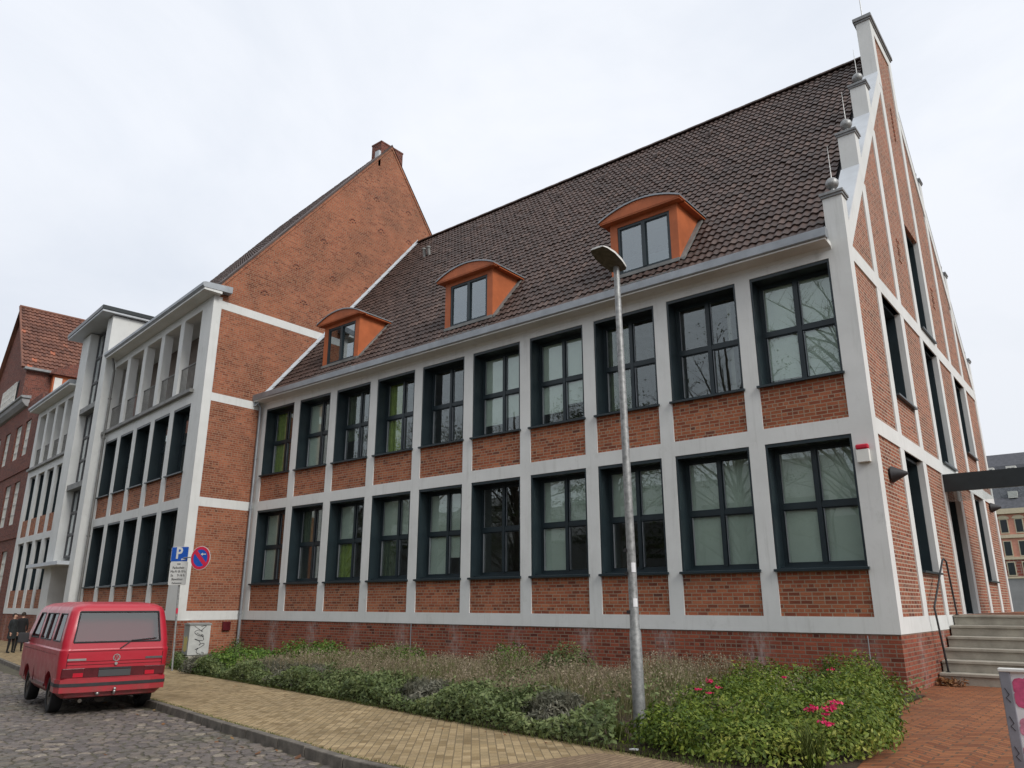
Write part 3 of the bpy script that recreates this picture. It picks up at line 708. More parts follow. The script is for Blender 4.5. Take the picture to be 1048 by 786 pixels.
for k in range(4):
    a, b = xs2[1 + 2 * k], xs2[2 + 2 * k]
    for z0, z1 in ((ZS1, ZW1), (ZS2, ZW2)): window(lambda p: TW((p[0], p[1] + .12, p[2])), a + .002, b - .002, z0 + .002, z1 - .002, wing, .30, lining=True, cols=2, rows=2, sill=False)
# balcony slab edges, railings, eaves
for a_, b_ in ((.95, 12.1), (18.2, TE - .1)): MB(TW).box(a_, b_, -.16, -.002, 9.66, 9.80).build('balcony_slab_edge', 'old_zinc', wing)
for opn in lo1 + lo2:
    r_ = MB(TW); a, b = opn
    r_.box(a + .01, b - .01, .10, .14, 10.98, 11.02); r_.box(a + .01, b - .01, .11, .13, 9.92, 9.94)
    n = int((b - a) / .13)
    for q in range(n + 1): x = a + .03 + (b - a - .06) * q / n; r_.box(x - .009, x + .009, .11, .13, 9.94, 10.98)
    r_.build('railing', 'old_zinc', wing)
for a_, b_ in ((-.28, 12.0), (18.3, TE + .1)): MB(TW).prism([(-.52, 13.52), (-.52, 13.60), (.2, 13.62), (.2, 13.502)], 'x', a_, b_).build('eaves_soffit', CONC, wing)
for a, b in ((-.30, 12.0), (18.3, TE + .2)):
    gt = MB(TW); gt.prism([(-.54, 13.60), (-.58, 13.66), (-.60, 13.67), (-.60, 13.80), (-.50, 13.84), (.6, 13.90), (.6, 13.63)], 'x', a, b); gt.build('gutter', 'zinc', wing, bevel=.006)
# lead-covered low roof behind the second eave
lr = MB(TW); lr.poly([(18.3, .1, 13.95), (TE + 4.0, .1, 13.95), (TE + 7.2, 4.5, 16.3), (18.3, 4.5, 16.3)]); lr.build('low_roof', 'zinc', wing)
dp = MB(TW); dp.tube([(11.55, -.14, -.5), (11.55, -.14, 12.9), (11.6, -.3, 13.6)], .06, 10)
for z in (1.2, 4.7, 9.4, 11.4): dp.tube([(11.55, -.14, z), (11.55, -.14, z + .06)], .085, 10)
dp.build('downpipe', 'old_zinc', wing, smooth=True, auto=40)
# side wall facing the long building, with white bands
SY0 = AY + .003; side = MB()
BS = [(ZB0, ZB1), (5.16, 5.50), (9.22, 9.54), (13.02, 13.36)]
sb = MB(); sb.box(XL, XL + .004, SY0, SY0 + .36, ZB0, 13.36); 
for a, b in BS: sb.box(XL - .02, XL + .005, SY0 + .36, .3 if b < 13 else 3.4, a, b)
sb.box(XL - .03, XL + .002, SY0 - .0, SY0 + .36, ZB0, 13.5)
sb.build('side_band', CONC, wing)
WR = lambda y: 13.95 + 1.265 * (y + 2.45)
APY = 6.15
mb = MB(); mb.poly([(XL, SY0 + .0, -.9), (XL, 12.0, -.9), (XL, 12.0, 24.6 - 1.27 * (12 - APY)), (XL, APY, WR(APY)), (XL, SY0 + .03, WR(SY0 + .03) - .01), (XL, SY0, 13.36)])
mb.build('gable_wall', 'wing_brick', wing, merge=False)
vg = MB()
for r_ in (0,):
    for k in range(60):
        y0 = -2.4 + (APY + 2.4) * k / 60; y1 = -2.4 + (APY + 2.4) * (k + 1) / 60
    vg.prism([(-2.5, WR(-2.5) - .18), (APY, WR(APY) - .18), (APY, WR(APY) - .02), (-2.5, WR(-2.5) - .02)], 'x', XL - .02, XL + .035)
ve = MB(); ve.prism([(-2.38, WR(-2.38) - .015), (APY, WR(APY) - .015), (APY, WR(APY) + .10), (-2.38, WR(-2.38) + .10)], 'x', XL - .3, XL + .05); ve.build('verge_tiles', 'dark_roof_tiles', wing)
vg.prism([(APY, WR(APY) - .02), (12, WR(APY) - .02 - 1.27 * (12 - APY)), (12, WR(APY) - .18 - 1.27 * (12 - APY)), (APY, WR(APY) - .18)], 'x', XL - .02, XL + .035)
vg.build('verge_course', 'wing_brick', wing)
anch = [(3.94, 19.51), (5.75, 19.7), (7.54, 21.48), (7.63, 19.82), (4.42, 17.91), (6.39, 18.07), (2.38, 17.8), (1.04, 16.03), (3.02, 16.15), (-.39, 14.29), (5.04, 16.26), (5.32, 21.31), (1.56, 14.47)]
for (y, z) in anch:
    m = MB()
    for q, (dy, dz) in enumerate(((-.16, 0), (-.08, .09), (.0, .12), (.08, .09), (.16, .0), (0, -.06))): m.box(XL - .01, XL + .018, y + dy - .04, y + dy + .04, z + dz - .022, z + dz + .022)
    m.build('wall_vent', 'tail_dark_red' if False else 'old_brick', wing)
cs2 = 1 / math.hypot(1, 1.265)
def PWF(u, v, h): y = -2.35 + v * cs2; return (u, y - h * 1.265 * cs2 + (XL - u) * math.tan(TH), WR(y) + .04 + h * cs2)
rw = roof(PWF, XL - 12.0, XL + .06, (APY + 2.35) / cs2, rows=32, parent=wing)
sh12 = 12 * math.tan(TH); rb = MB(); rb.poly([(XL - 12, APY + sh12, WR(APY) + .1), (XL + .03, APY, WR(APY) + .1), (XL + .03, 14, WR(APY) + .1 - 1.27 * (14 - APY)), (XL - 12, 14 + sh12, WR(APY) + .1 - 1.27 * (14 - APY))]); rb.build('rear_roof_slope', 'dark_roof_tiles', wing)
fr_ = MB(TW); fr_.box(12.2, 17.6, .5, 6.0, 13.5, 15.9); fr_.build('tower_brick', 'wing_brick', wing)
ch = MB(); ch.box(XL - .75, XL - .02, 5.45, 6.95, 22.6, 24.75); chn = ch.build('chimney', 'old_brick', rw)
MB().box(XL - .77, XL + .0, 5.43, 6.97, 24.751, 24.84).build('chimney_cap', 'old_brick', chn)
MB().box(XL - .3, XL - .0, 5.30, 5.44, 23.3, 24.2).build('chimney_flashing', 'pale_coping_sheet', chn)
# stair tower
tw_ = MB(TW)
tw_.box(12.12, 12.95, -.42, 1.2, -.6, 15.95); tw_.box(15.9, 17.35, -.42, 1.2, -.6, 15.95)
tw_.box(12.95, 15.9, .40, 1.2, 3.9, 15.95)
tw_.box(12.1, 17.4, 1.2, 5.5, 13.4, 15.95)
tw_.box(17.35, 18.2, .0, .5, -.6, 13.9)
tower = tw_.build('stair_tower', CONC, wing)
rs = MB(TW); rs.box(11.9, 18.2, -1.0, 6.2, 16.0, 16.10); rs.build('tower_roof', 'pale_coping_sheet', tower)
rs = MB(TW); rs.box(11.86, 18.24, -1.04, 6.24, 16.10, 16.32); rs.build('tower_roof_edge', 'dark_beam', tower, bevel=.02)
for (za, zb_) in ((3.9, 7.25), (7.6, 11.3), (11.65, 15.9)):
    w = window(TW, 13.0, 15.85, za, zb_, tower, .02, lining=False, cols=3, rows=3, sill=False, framem='grey_plastic', glassm='dormer_glass')
    MB(TW).box(13.05, 15.8, .34, .38, za, zb_).build('landing_wall', 'interior_plaster', w)
for z_ in (7.27, 11.33): MB(TW).box(12.96, 15.89, -.36, .39, z_, z_ + .28).build('tower_ledge', 'old_zinc', tower)
cn = MB(TW); cn.box(12.9, 18.9, -.95, .3, 3.45, 3.62); cn.build('porch_roof', 'pale_coping_sheet', tower)
dr = MB(TW); dr.box(12.96, 15.89, .9, 1.0, -.5, 3.45); dr.build('porch_wall', 'old_brick', tower)
dr = MB(TW); dr.box(13.7, 15.0, .84, .9, -.4, 2.3); dd = dr.build('door', 'tail_dark_red', tower)
MB(TW).box(13.8, 13.85, .80, .84, .6, .9).build('door_handle', 'chrome', dd)

# ------------------------------------------------------------------ OLD BRICK HOUSE (far left)
old = thing('old_gabled_house', 'old dark-brick gabled house with orange tiled roof and white sash windows, far left', 'building', (-56, 4, -.4))
LT = lambda t0_, t1_, d0, d1, z0, z1, m: m.box(t0_, t1_, d0, d1, z0, z1)
ow = MB(TW)
def wallgrid(T, xs, zs, holes, d=0, rev=.25):
    return grid(T, xs, zs, lambda i, j: 'O' if (i, j) in holes else 'F', d, d, reveal=d + rev)[0]
W1 = [TE, 29.3, 30.9, 31.9, 33.6, 35.4, 37.0, 38.6, 40.2, 46]
Z1 = [-.9, 2.0, 4.9, 6.55, 9.4, 11.15, 13.6, 15.0]
holes = {(i, j) for i in (1, 3, 5, 7) for j in (1, 3, 5)}
ob = wallgrid(TW, W1, Z1, holes, .02); ob.box(TE, 46, .35, 6, 14.9, 15.0); ob.box(TE + .01, TE + .2, .4, 8, 13.5, 15.0)
ob.prism([(34.5, 15.0), (45.3, 15.0), (45.3, 18.4), (39.9, 24.55), (34.5, 18.4)], 'y', .10, .5)
ob.box(34.5, 34.9, .5, 14, 14.9, 18.4)
ob.build('brick_wall', 'old_brick', old)
def sash(T, a0, a1, z0, z1, parent, d=.12, cur=True):
    m = MB(T); f = .09
    m.box(a0, a0 + f, d, d + .06, z0, z1); m.box(a1 - f, a1, d, d + .06, z0, z1); m.box(a0 + f, a1 - f, d, d + .06, z0, z0 + f); m.box(a0 + f, a1 - f, d, d + .06, z1 - f, z1)
    c = (a0 + a1) / 2; m.box(c - .06, c + .06, d - .01, d + .05, z0 + f, z1 - f)
    for q in (1, 2, 3): zz = z0 + (z1 - z0) * q / 4; t = .07 if q == 2 else .035; m.box(a0 + f, c - .06, d, d + .05, zz - t, zz + t); m.box(c + .06, a1 - f, d, d + .05, zz - t, zz + t)
    for e_ in ((a0 + c) / 2, (a1 + c) / 2): m.box(e_ - .025, e_ + .025, d + .004, d + .045, z0 + f, z1 - f)
    w = m.build('window', 'window_white', parent); MB(T).box(a0 + .05, a1 - .05, d + .07, d + .08, z0 + .05, z1 - .05).build('pane', 'window_glass', w)
    if cur: MB(T).box(a0 + .05, a1 - .05, d + .14, d + .15, z0 + .05, z1 - .05).build('curtain', 'window_white', w)
for i in (1, 3, 5, 7):
    for j in (1, 3, 5): sash(TW, W1[i] + .003, W1[i + 1] - .003, Z1[j] + .003, Z1[j + 1] - .003, old)
for q in range(4): sash(TW, 36.3 + q * 1.25, 37.3 + q * 1.25, 15.7, 17.6, old, -.06, False)
MB(TW).box(36.2, 41.2, .06, .099, 15.6, 17.7).build('dark_room_backing', 'black_plastic', old)  # black sheet stands in for the dark of the rooms behind the panes
cn = MB(TW); cn.prism([(.0, 14.75), (-.15, 14.8), (-.38, 15.05), (-.42, 15.25), (-.42, 15.30), (.05, 15.30), (.05, 14.75)], 'x', 31.2, 46); cn.build('cornice', 'grey_render', old)
cn = MB(TW); cn.prism([(-.42, 15.31), (-.52, 15.36), (-.52, 15.46), (.09, 15.52), (.09, 15.31)], 'x', 31.1, 46.1); cn.build('gutter', 'grey_cap_stone', old)
for z in (5.6, 10.0): MB(TW).box(TE + .02, 46, -.05, .02, z, z + .28).build('brick_course', 'old_brick', old)
def POR(u, v, h):
    t_ = 34.3 + v * .66; q = TW((t_ - h * .75, u, 18.25 + v * .751 + h * .66)); return q
orf = roof(POR, -.25, 15.0, (39.9 - 34.3) / .66, tw=.32, rows=18, mat='orange_roof_tiles', parent=old, amp=.05, thick=.08)
rl = MB(TW); rl.poly([(39.9, -.2, 24.65), (45.5, -.2, 18.2), (45.5, 15, 18.2), (39.9, 15, 24.65)]); rl.build('rear_roof_slope', 'orange_roof_tiles', old)
rr = MB(TW); rr.tube([(39.9, -.25, 24.66), (39.9, 15, 24.66)], .14, 8); rr.tube([(34.35, -.22, 18.3), (39.9, -.22, 24.66)], .09, 6); rr.build('ridge_tile', 'orange_roof_tiles', orf)
ge = MB(TW); ge.box(34.1, 34.5, -.1, 3.4, 18.15, 18.32); ge.build('eaves_board', 'grey_cap_stone', old)
for q in range(9):
    y = 35.6 + q * .95
    pass
od = MB(TW); od.box(33.9, 34.48, 1.75, 5.5, 15.3, 18.0); odo = od.build('dormer', 'orange_cladding', old)
od = MB(TW); od.prism([(1.5, 18.01), (1.6, 18.3), (2.3, 18.7), (3.2, 19.1), (5.9, 19.2), (5.9, 18.01)], 'x', 33.6, 35.2); od.build('dormer_roof', 'old_brick', odo)
od = MB(TW); od.box(33.84, 33.9, 1.85, 2.35, 16.5, 17.8); od.build('dormer_window', 'window_white', odo)

# ------------------------------------------------------------------ ENTRANCE STEPS, HANDRAIL
st = thing('entrance_steps', 'broad pale stone steps climbing to the side entrance beside the gable wall', 'steps', (2, 3, 0))
YS = [2.72, 3.15, 3.65, 4.15, 4.68, 5.25]; ZR = 1.42 / 6
for k in range(6):
    m = MB(); y1 = (YS[k + 1] + .05) if k < 5 else 17.0
    cuts = [.02, 1.9 + .5 * (k % 2), 3.9, 6.4]
    for a, b in zip(cuts, cuts[1:]):
        m.box(a + .003, b - .003, YS[k] + .03, y1 if k < 5 else 5.9, k * ZR - .04, (k + 1) * ZR - .062, skip='b')
        m.box(a + .003, b - .003, YS[k], y1 - .04 if k < 5 else 5.9, (k + 1) * ZR - .060, (k + 1) * ZR)
    m.build('step', 'grey_stone', st, bevel=.009)
m = MB(); m.box(.003, 6.6, 5.902, 17.5, .3, 1.418); m.build('landing', 'clinker_paving', st)
hr = thing('handrail', 'dark steel handrail rising over the left end of the entrance steps', 'handrail', (.2, 3.2, .24))
m = MB(); m.tube([(.16, 3.0, .24), (.14, 2.62, 1.60), (.15, 2.66, 1.66), (.15, 4.25, 2.68), (.16, 4.34, 2.72), (.2, 4.42, 2.66), (.22, 4.62, 1.18 + .24)], .022, 8)
m.tube([(.16, 2.98, .236), (.16, 2.98, .25)], .05, 10); m.tube([(.22, 4.62, 1.42), (.22, 4.62, 1.435)], .05, 10)
m.build('rail', 'black_plastic', hr, smooth=True, auto=50)

# ------------------------------------------------------------------ GROUND
KERB = [(-110, 5.0), (-60, -1.35), (-32, -4.85), (-24.2, -6.4), (-18, -7.35), (-12.2, -8.38), (-7.9, -9.40), (-3.8, -10.30), (-2.6, -10.45), (3, -11.1), (12, -12.0), (60, -16)]
def kerb_y(x):
    for (a, b), (c, d) in zip(KERB, KERB[1:]):
        if a <= x <= c: return b + (d - b) * (x - a) / (c - a)
    return KERB[-1][1]
gm = MB(); xsg = [-400, -110, -60, -40, -30, -24, -20, -16, -12, -8, -4, -2, 0, 20, 60, 400]
for a, b in zip(xsg, xsg[1:]): gm.poly([(a, -400, gz(a) - .20), (b, -400, gz(b) - .20), (b, 400, gz(b) - .20), (a, 400, gz(a) - .20)])
structure('ground', gm, 'far_grass')
# road: individual setts laid in rows
def cobbles():
    xs_, F_, UV = [], [], []; rr = np.random.default_rng(5); y = 0; V = []
    ang = R(-8.5); ca, sa = math.cos(ang), math.sin(ang)
    # local frame along the kerb: p along, q away from kerb
    org = np.array([-12.2, -8.60]); row = 0; p = -22.0
    while p < 22:
        w = rr.uniform(.13, .165); q = .03 + rr.uniform(0, .15)
        far = 14 if p < 20 else 10
        while q < far:
            l = rr.uniform(.14, .22)
            cx, cy = p + w / 2, q + l / 2
            X = org[0] + cx * ca + cy * sa * 1.0; Y = org[1] + cx * sa - cy * ca
            if Y < kerb_y(X) - .14 and X > -34 and X < 8:
                zt = gz(X) - .125 + rr.normal(0, .005); tilt = rr.normal(0, .03, 2)
                g_ = .008; b0 = len(V); hw, hl = w / 2 - g_, l / 2 - g_
                for (r_, dz) in ((1.0, -.035), (.97, -.010), (.74, .0)):
                    for k in range(8):
                        a = 2 * math.pi * (k + .5) / 8; sx, sy = math.cos(a), math.sin(a); m_ = max(abs(sx), abs(sy)) ** .75
                        lx, ly = sx / m_ * hw * r_, sy / m_ * hl * r_
                        jx = rr.normal(0, .003)
                        V.append((X + lx * ca + ly * sa + jx, Y + lx * sa - ly * ca, zt + dz + (lx * tilt[0] + ly * tilt[1])))
                for q_ in (0, 1):
                    for k in range(8):
                        k2 = (k + 1) % 8; F_.append((b0 + q_ * 8 + k, b0 + q_ * 8 + k2, b0 + q_ * 8 + 8 + k2, b0 + q_ * 8 + 8 + k))
                F_.append(tuple(b0 + 16 + k for k in range(8)))
            q += l
        p += w
    m = MB(); m.v = V; m.f = F_; m.uv = [(V[i][0], V[i][1]) for f in F_ for i in f]
    return m
s = NT('setts'); g = s.n('ShaderNodeNewGeometry'); v = s.coord('Object')
c = s.ramp(g.outputs['Random Per Island'], [(0, (.080, .068, .062)), (.35, (.112, .096, .088)), (.7, (.140, .118, .104)), (.93, (.165, .135, .108)), (1, (.25, .215, .17))])
c = s.mix(c, s.ramp(s.noise(v, 30, 6, .7), [(.3, .6), (.7, 1.3)]), 1, 'MULTIPLY'); c = s.mix(c, (.075, .085, .035), s.ramp(s.noise(v, .9, 5), [(.5, 0.), (.75, .40)]))
s.col(c); s.bump(s.noise(v, 45, 5, .7), .5, .006); MAT['setts'] = s.set(.62, 0, .45)
s = NT('sett_joints'); v = s.coord('Object'); s.col(s.ramp(s.noise(v, 5, 6), [(.3, (.055, .048, .036)), (.6, (.085, .075, .048)), (.75, (.07, .085, .032))])); s.bump(s.noise(v, 60, 4), .8, .01); MAT['sett_joints'] = s.set(1)
co = cobbles().build('cobble_road', 'setts', None, merge=False); co['kind'] = 'structure'
rd = MB(); XR = [-110, -60, -40, -32, -28, -24.2, -20, -16, -12.2, -7.9, -3.8, -2.6, 0, 3, 12, 60]
for a, b in zip(XR, XR[1:]): rd.poly([(a, -60, gz(a) - .139), (b, -60, gz(b) - .139), (b, kerb_y(b) - .05, gz(b) - .139), (a, kerb_y(a) - .05, gz(a) - .139)])
structure('road_bed', rd, 'sett_joints')
# kerb stones
kb = MB(); rr = np.random.default_rng(2); x = -60
while x < 12:
    l = rr.uniform(.85, 1.2); x1 = x + l; y0, y1 = kerb_y(x), kerb_y(x1); dz = rr.normal(0, .004); g_ = .008
    p = [(x + g_, y0 - .13), (x1 - g_, y1 - .13), (x1 - g_, y1), (x + g_, y0)]
    za, zb_ = gz(x) + dz, gz(x1) + dz
    kb.poly([(p[0][0], p[0][1], za - .2), (p[1][0], p[1][1], zb_ - .2), (p[1][0], p[1][1] + .01, zb_), (p[0][0], p[0][1] + .01, za)])
    kb.poly([(p[0][0], p[0][1] + .01, za), (p[1][0], p[1][1] + .01, zb_), (p[2][0], p[2][1], zb_), (p[3][0], p[3][1], za)])
    kb.poly([(p[3][0], p[3][1], za), (p[2][0], p[2][1], zb_), (p[2][0], p[2][1], zb_ - .1), (p[3][0], p[3][1], za - .1)])
    kb.poly([(p[0][0], p[0][1], za - .2), (p[0][0], p[0][1] + .01, za), (p[3][0], p[3][1], za), (p[3][0], p[3][1], za - .1)])
    kb.poly([(p[1][0], p[1][1], zb_ - .2), (p[1][0], p[1][1] + .01, zb_), (p[2][0], p[2][1], zb_), (p[2][0], p[2][1], zb_ - .1)])
    x = x1
o = kb.build('kerb', 'kerb_granite', None, bevel=.012); o['kind'] = 'structure'
# pavement
BED = [(-22.3, -3.0), (-20.0, -3.55), (-19, -3.85), (-15.5, -4.65), (-9.07, -6.22), (-3.96, -7.64), (-1.33, -8.25), (0.30, -8.74), (1.20, -7.90), (.70, -3.8), (-.06, -.02)]
def bed_y(x):
    for (a, b), (c, d) in zip(BED[:8], BED[1:8]):
        if a <= x <= c: return b + (d - b) * (x - a) / (c - a)
    return -8.3
pv = MB()
xp = [-110, -60, -40, -32, -24.2, -20, -18, -16, -14, -12.2, -10, -7.9, -6, -3.8, -2.6, -1.33, .3]
for a, b in zip(xp, xp[1:]): pv.poly([(a, kerb_y(a) - .002, gz(a) - .004), (b, kerb_y(b) - .002, gz(b) - .004), (b, 8, gz(b) - .004), (a, 8, gz(a) - .004)])
def dia(m):    # UV turned 45 degrees for the diagonal bond
    m.uv = [((u * .743 + v * .669), (-u * .669 + v * .743)) for u, v in m.uv]; return m
structure('pavement', dia(pv), 'sidewalk_pavers')
pb = MB(); pb.poly([(-2.06, kerb_y(-2.06) + .0, 0), (.9, kerb_y(.9), 0), (1.0, -7.7, 0), (.3, -8.3, .0), (-.42, -8.52, 0), (-1.4, -8.62, 0)]); pb.poly([(.9, kerb_y(.9), 0), (20, kerb_y(20), 0), (20, -9.2, 0), (1.3, -8.8, 0), (1.0, -7.5, 0)])
structure('brown_pavement', pb, 'brown_paving')
pc = MB(); pc.poly([(.3, kerb_y(.3), -.006), (30, kerb_y(30), -.006), (30, 30, -.006), (.3, 30, -.006)]); structure('entrance_path', pc, 'clinker_paving')
pc = MB(); pc.poly([(-.06, -9.2, .004), (1.3, -9.0, .004), (6, -9.4, .004), (20, -9.4, .004), (20, 3.2, .004), (-.06, 3.2, .004)]); structure('brick_path', pc, 'clinker_paving')
bd = MB(); pts = []
for a, b in zip(BED[:7], BED[1:8]):
    bd.poly([(a[0], a[1], gz(a[0]) + .012), (b[0], b[1], gz(b[0]) + .012), (b[0], .01, gz(b[0]) + .03), (a[0], .01, gz(a[0]) + .03)])
bd.poly([(.30, -8.74, .012), (1.20, -7.90, .012), (.70, -3.8, .012), (-.06, -.02, .012), (-.06, .01, .03), (.30, .01, .03)][:4] + [(.30 - .36, .01, .03)])
structure('flower_bed_soil', bd, 'soil')

# ------------------------------------------------------------------ PLANTING
def leaves(cent, n, rx, ry, h, size, shell=.55, up=.35, aspect=1.6, seed=0, lump=.25, base=0.05):
    """leaf quads in a lumpy dome; returns arrays of verts"""
    rr = np.random.default_rng(seed); th = rr.uniform(0, 2 * math.pi, n); u = rr.uniform(0, 1, n)
    ph = np.arccos(1 - u * 1.02 + 0) if False else np.arccos(np.clip(1 - u, -1, 1))
    rad = shell + (1 - shell) * rr.uniform(0, 1, n) ** .6
    lumpf = 1 + lump * (np.sin(th * 3 + seed) * .5 + np.sin(th * 5 + ph * 6 + seed * 2) * .5 + np.sin(ph * 7 + seed) * .3)
    rad *= lumpf
    c = np.stack([cent[0] + rx * rad * np.sin(ph) * np.cos(th), cent[1] + ry * rad * np.sin(ph) * np.sin(th), cent[2] + base + (h - base) * rad * np.cos(ph)], 1)
    c += rr.normal(0, size * .5, (n, 3)); c[:, 2] = np.maximum(c[:, 2], cent[2] + .02)
    nr = np.stack([np.sin(ph) * np.cos(th), np.sin(ph) * np.sin(th), np.cos(ph) + up], 1) + rr.normal(0, .6, (n, 3)); nr /= np.linalg.norm(nr, axis=1)[:, None]
    a = np.cross(nr, rr.normal(0, 1, (n, 3))); a /= np.linalg.norm(a, axis=1)[:, None]; b = np.cross(nr, a)
    sz = size * rr.uniform(.6, 1.35, n)[:, None]
    return np.stack([c - a * sz * aspect * .5, c + b * sz * .38 - nr * sz * .06, c + a * sz * aspect * .5, c - b * sz * .38 - nr * sz * .06], 1)
def blades(cx, cy, cz, h, spread, width, seed, curve=.35):
    rr = np.random.default_rng(seed); n = len(cx); th = rr.uniform(0, 2 * math.pi, n); hh = h * rr.uniform(.6, 1.15, n)
    lean = spread * rr.uniform(.1, 1, n); dx, dy = np.cos(th) * lean, np.sin(th) * lean; px, py = -np.sin(th) * width / 2, np.cos(th) * width / 2
    ang = rr.uniform(0, math.pi, n); px, py = np.cos(ang) * width / 2, np.sin(ang) * width / 2
    b0 = np.stack([cx - px, cy - py, cz], 1); b1 = np.stack([cx + px, cy + py, cz], 1)
    m0 = np.stack([cx - px * .8 + dx * hh * .4, cy - py * .8 + dy * hh * .4, cz + hh * .6], 1); m1 = m0 + np.stack([px * 1.6, py * 1.6, 0 * px], 1)
    t0_ = np.stack([cx + dx * hh - px * .2, cy + dy * hh - py * .2, cz + hh * (1 - curve * lean)], 1); t1_ = t0_ + np.stack([px * .4, py * .4, 0 * px], 1)
    return np.concatenate([np.stack([b0, b1, m1, m0], 1), np.stack([m0, m1, t1_, t0_], 1)], 0), t0_
def quads(name, arr, mat, parent=None, origin=None, smooth=False):
    q = np.concatenate(arr, 0) if isinstance(arr, list) else arr
    if parent is not None: q = q - np.array(parent.location)[None, None, :]
    n = len(q); me = bpy.data.meshes.new(name); me.vertices.add(n * 4); me.vertices.foreach_set('co', q.reshape(-1).astype(np.float32))
    me.loops.add(n * 4); me.loops.foreach_set('vertex_index', np.arange(n * 4, dtype=np.int32)); me.polygons.add(n)
    me.polygons.foreach_set('loop_start', np.arange(0, n * 4, 4, dtype=np.int32)); me.update(calc_edges=True); me.validate()
    me.materials.append(MAT[mat]); o = bpy.data.objects.new(name, me); COL.objects.link(o)
    if parent is not None: o.parent = parent
    return o
def stems(cent, n, rx, ry, h, seed):
    rr = random.Random(seed); m = MB()
    for k in range(n):
        a = rr.uniform(0, 6.28); r_ = rr.uniform(.3, .85)
        p1 = (cent[0] + rx * r_ * .5 * math.cos(a), cent[1] + ry * r_ * .5 * math.sin(a), cent[2] + h * .45); p2 = (cent[0] + rx * r_ * math.cos(a), cent[1] + ry * r_ * math.sin(a), cent[2] + h * .85)
        m.tube([(cent[0] + .05 * math.cos(a), cent[1] + .05 * math.sin(a), cent[2]), p1, p2], [.010, .007, .003], 5, cap=False)
    return m
def shrub(name, label, cat, x, y, rx, ry, h, n, size, mat, seed, group=None, flowers=None, shell=.5, lump=.25, tips=0):
    z = gz(x) + .02; t = thing(name, label, cat, (x, y, z), group=group)
    arr = [leaves((x, y, z), n, rx, ry, h, size, shell=shell, seed=seed, lump=lump)]
    # upright shoots break the outline
    rr = np.random.default_rng(seed + 99)
    for k in range(tips or int(30 * rx)):
        a = rr.uniform(0, 6.28); r_ = rr.uniform(.1, .95) ** .5; px, py = x + rx * r_ * math.cos(a), y + ry * r_ * math.sin(a); ht = h * math.sqrt(max(.05, 1 - (r_ * .9) ** 2))
        arr.append(leaves((px, py, z + ht * .65), 26, .07, .07, ht * .35 + rr.uniform(.08, .24), size * .9, shell=.1, seed=int(rr.integers(1e6)), lump=.1))
    quads('foliage', arr, mat, t)
    stems((x, y, z), 10, rx, ry, h, seed).build('stem', 'brown_bark', t)
    if flowers:
        for (fx, fy, fz, n_) in flowers:
            fl = []
            for q in range(n_):
                c0 = (fx + random.uniform(-.07, .07) * (n_ > 1), fy + random.uniform(-.06, .06) * (n_ > 1), fz + random.uniform(-.07, .07) * (n_ > 1))
                fl.append(leaves(c0, 16, .035, .035, .03, .036, shell=.3, seed=random.randrange(10 ** 6), aspect=1.1, base=0))
            quads('flower', fl, 'pink_petal', t)
    return t
def VP(u, v, y):   # a point of the photograph's bed at depth y, found once and fixed in the world
    d = fwd + r2 * ((u - 524) / 771.59) + u2 * ((393 - v) / 771.59); k = (y - camo.location.y) / d.y; p = camo.location + d * k; return (p.x, p.y, p.z)
RG = 'rose bushes at the entrance end of the bed'
fA = [(-.90, -6.54, .58, 3), (-.84, -6.82, .52, 1), (-1.05, -6.7, .54, 1)]
fB = [(.83, -7.28, .50, 4), (.84, -6.98, .53, 4), (.73, -7.36, .48, 2), (.90, -7.70, .42, 3), (.62, -7.25, .50, 2)]
shrub('rose_bush', 'green rose bush with the big cluster of pink flowers near the bed corner', 'shrub', .42, -6.95, .95, .95, .54, 7000, .038, 'rose_leaf', 1, RG, fB)
shrub('rose_bush', 'green rose bush with three small pink flowers right of the lamp post', 'shrub', -.80, -6.15, .92, .95, .58, 6600, .038, 'rose_leaf', 2, RG, fA)
shrub('rose_bush', 'low bright green bush at the outer corner of the bed, nearest the viewer', 'shrub', -.15, -7.85, 1.05, .72, .42, 6200, .037, 'rose_leaf', 3, RG)
shrub('rose_bush', 'green bush left of the pink flowers, behind the corner bush', 'shrub', -.75, -5.1, .9, .8, .56, 4600, .038, 'rose_leaf', 14, RG)
shrub('rose_bush', 'low green bush at the front edge of the bed, just right of the lamp post', 'shrub', -.95, -7.45, .62, .62, .44, 4200, .038, 'rose_leaf', 4, RG)
shrub('rose_bush', 'tall green bush against the brick corner beside the path', 'shrub', -.75, -.95, .80, .75, .72, 4200, .040, 'rose_leaf', 5, RG)
shrub('rose_bush', 'green bush edging the red path halfway along, with one red bud', 'shrub', -.05, -3.0, .66, .95, .60, 4200, .040, 'rose_leaf', 6, RG, [(-.35, -3.3, .62, 1)])
shrub('rose_bush', 'green bush edging the red path behind the pink flower cluster', 'shrub', .12, -4.75, .76, .85, .60, 4200, .040, 'rose_leaf', 7, RG)
shrub('rose_bush', 'mid-green bush with one pink bloom in the middle of the rose group', 'shrub', -1.3, -4.3, .95, .9, .58, 4600, .040, 'rose_leaf', 8, RG, [(-.55, -4.9, .60, 1)])
shrub('rose_bush', 'mid-green bush close to the wall, left of the corner bush', 'shrub', -1.9, -2.0, .9, .85, .62, 3600, .042, 'rose_leaf', 9, RG)
shrub('rose_bush', 'narrow green bush at the bed edge behind and right of the pink cluster', 'shrub', .82, -5.85, .40, .75, .46, 2800, .038, 'rose_leaf', 10, RG)
SG = 'green shrubs along the wall'
shrub('green_shrub', 'bright green rounded shrub in front of the downpipe corner', 'shrub', -17.9, -2.9, 1.5, 1.1, .72, 5200, .055, 'shrub_leaf', 21, SG)
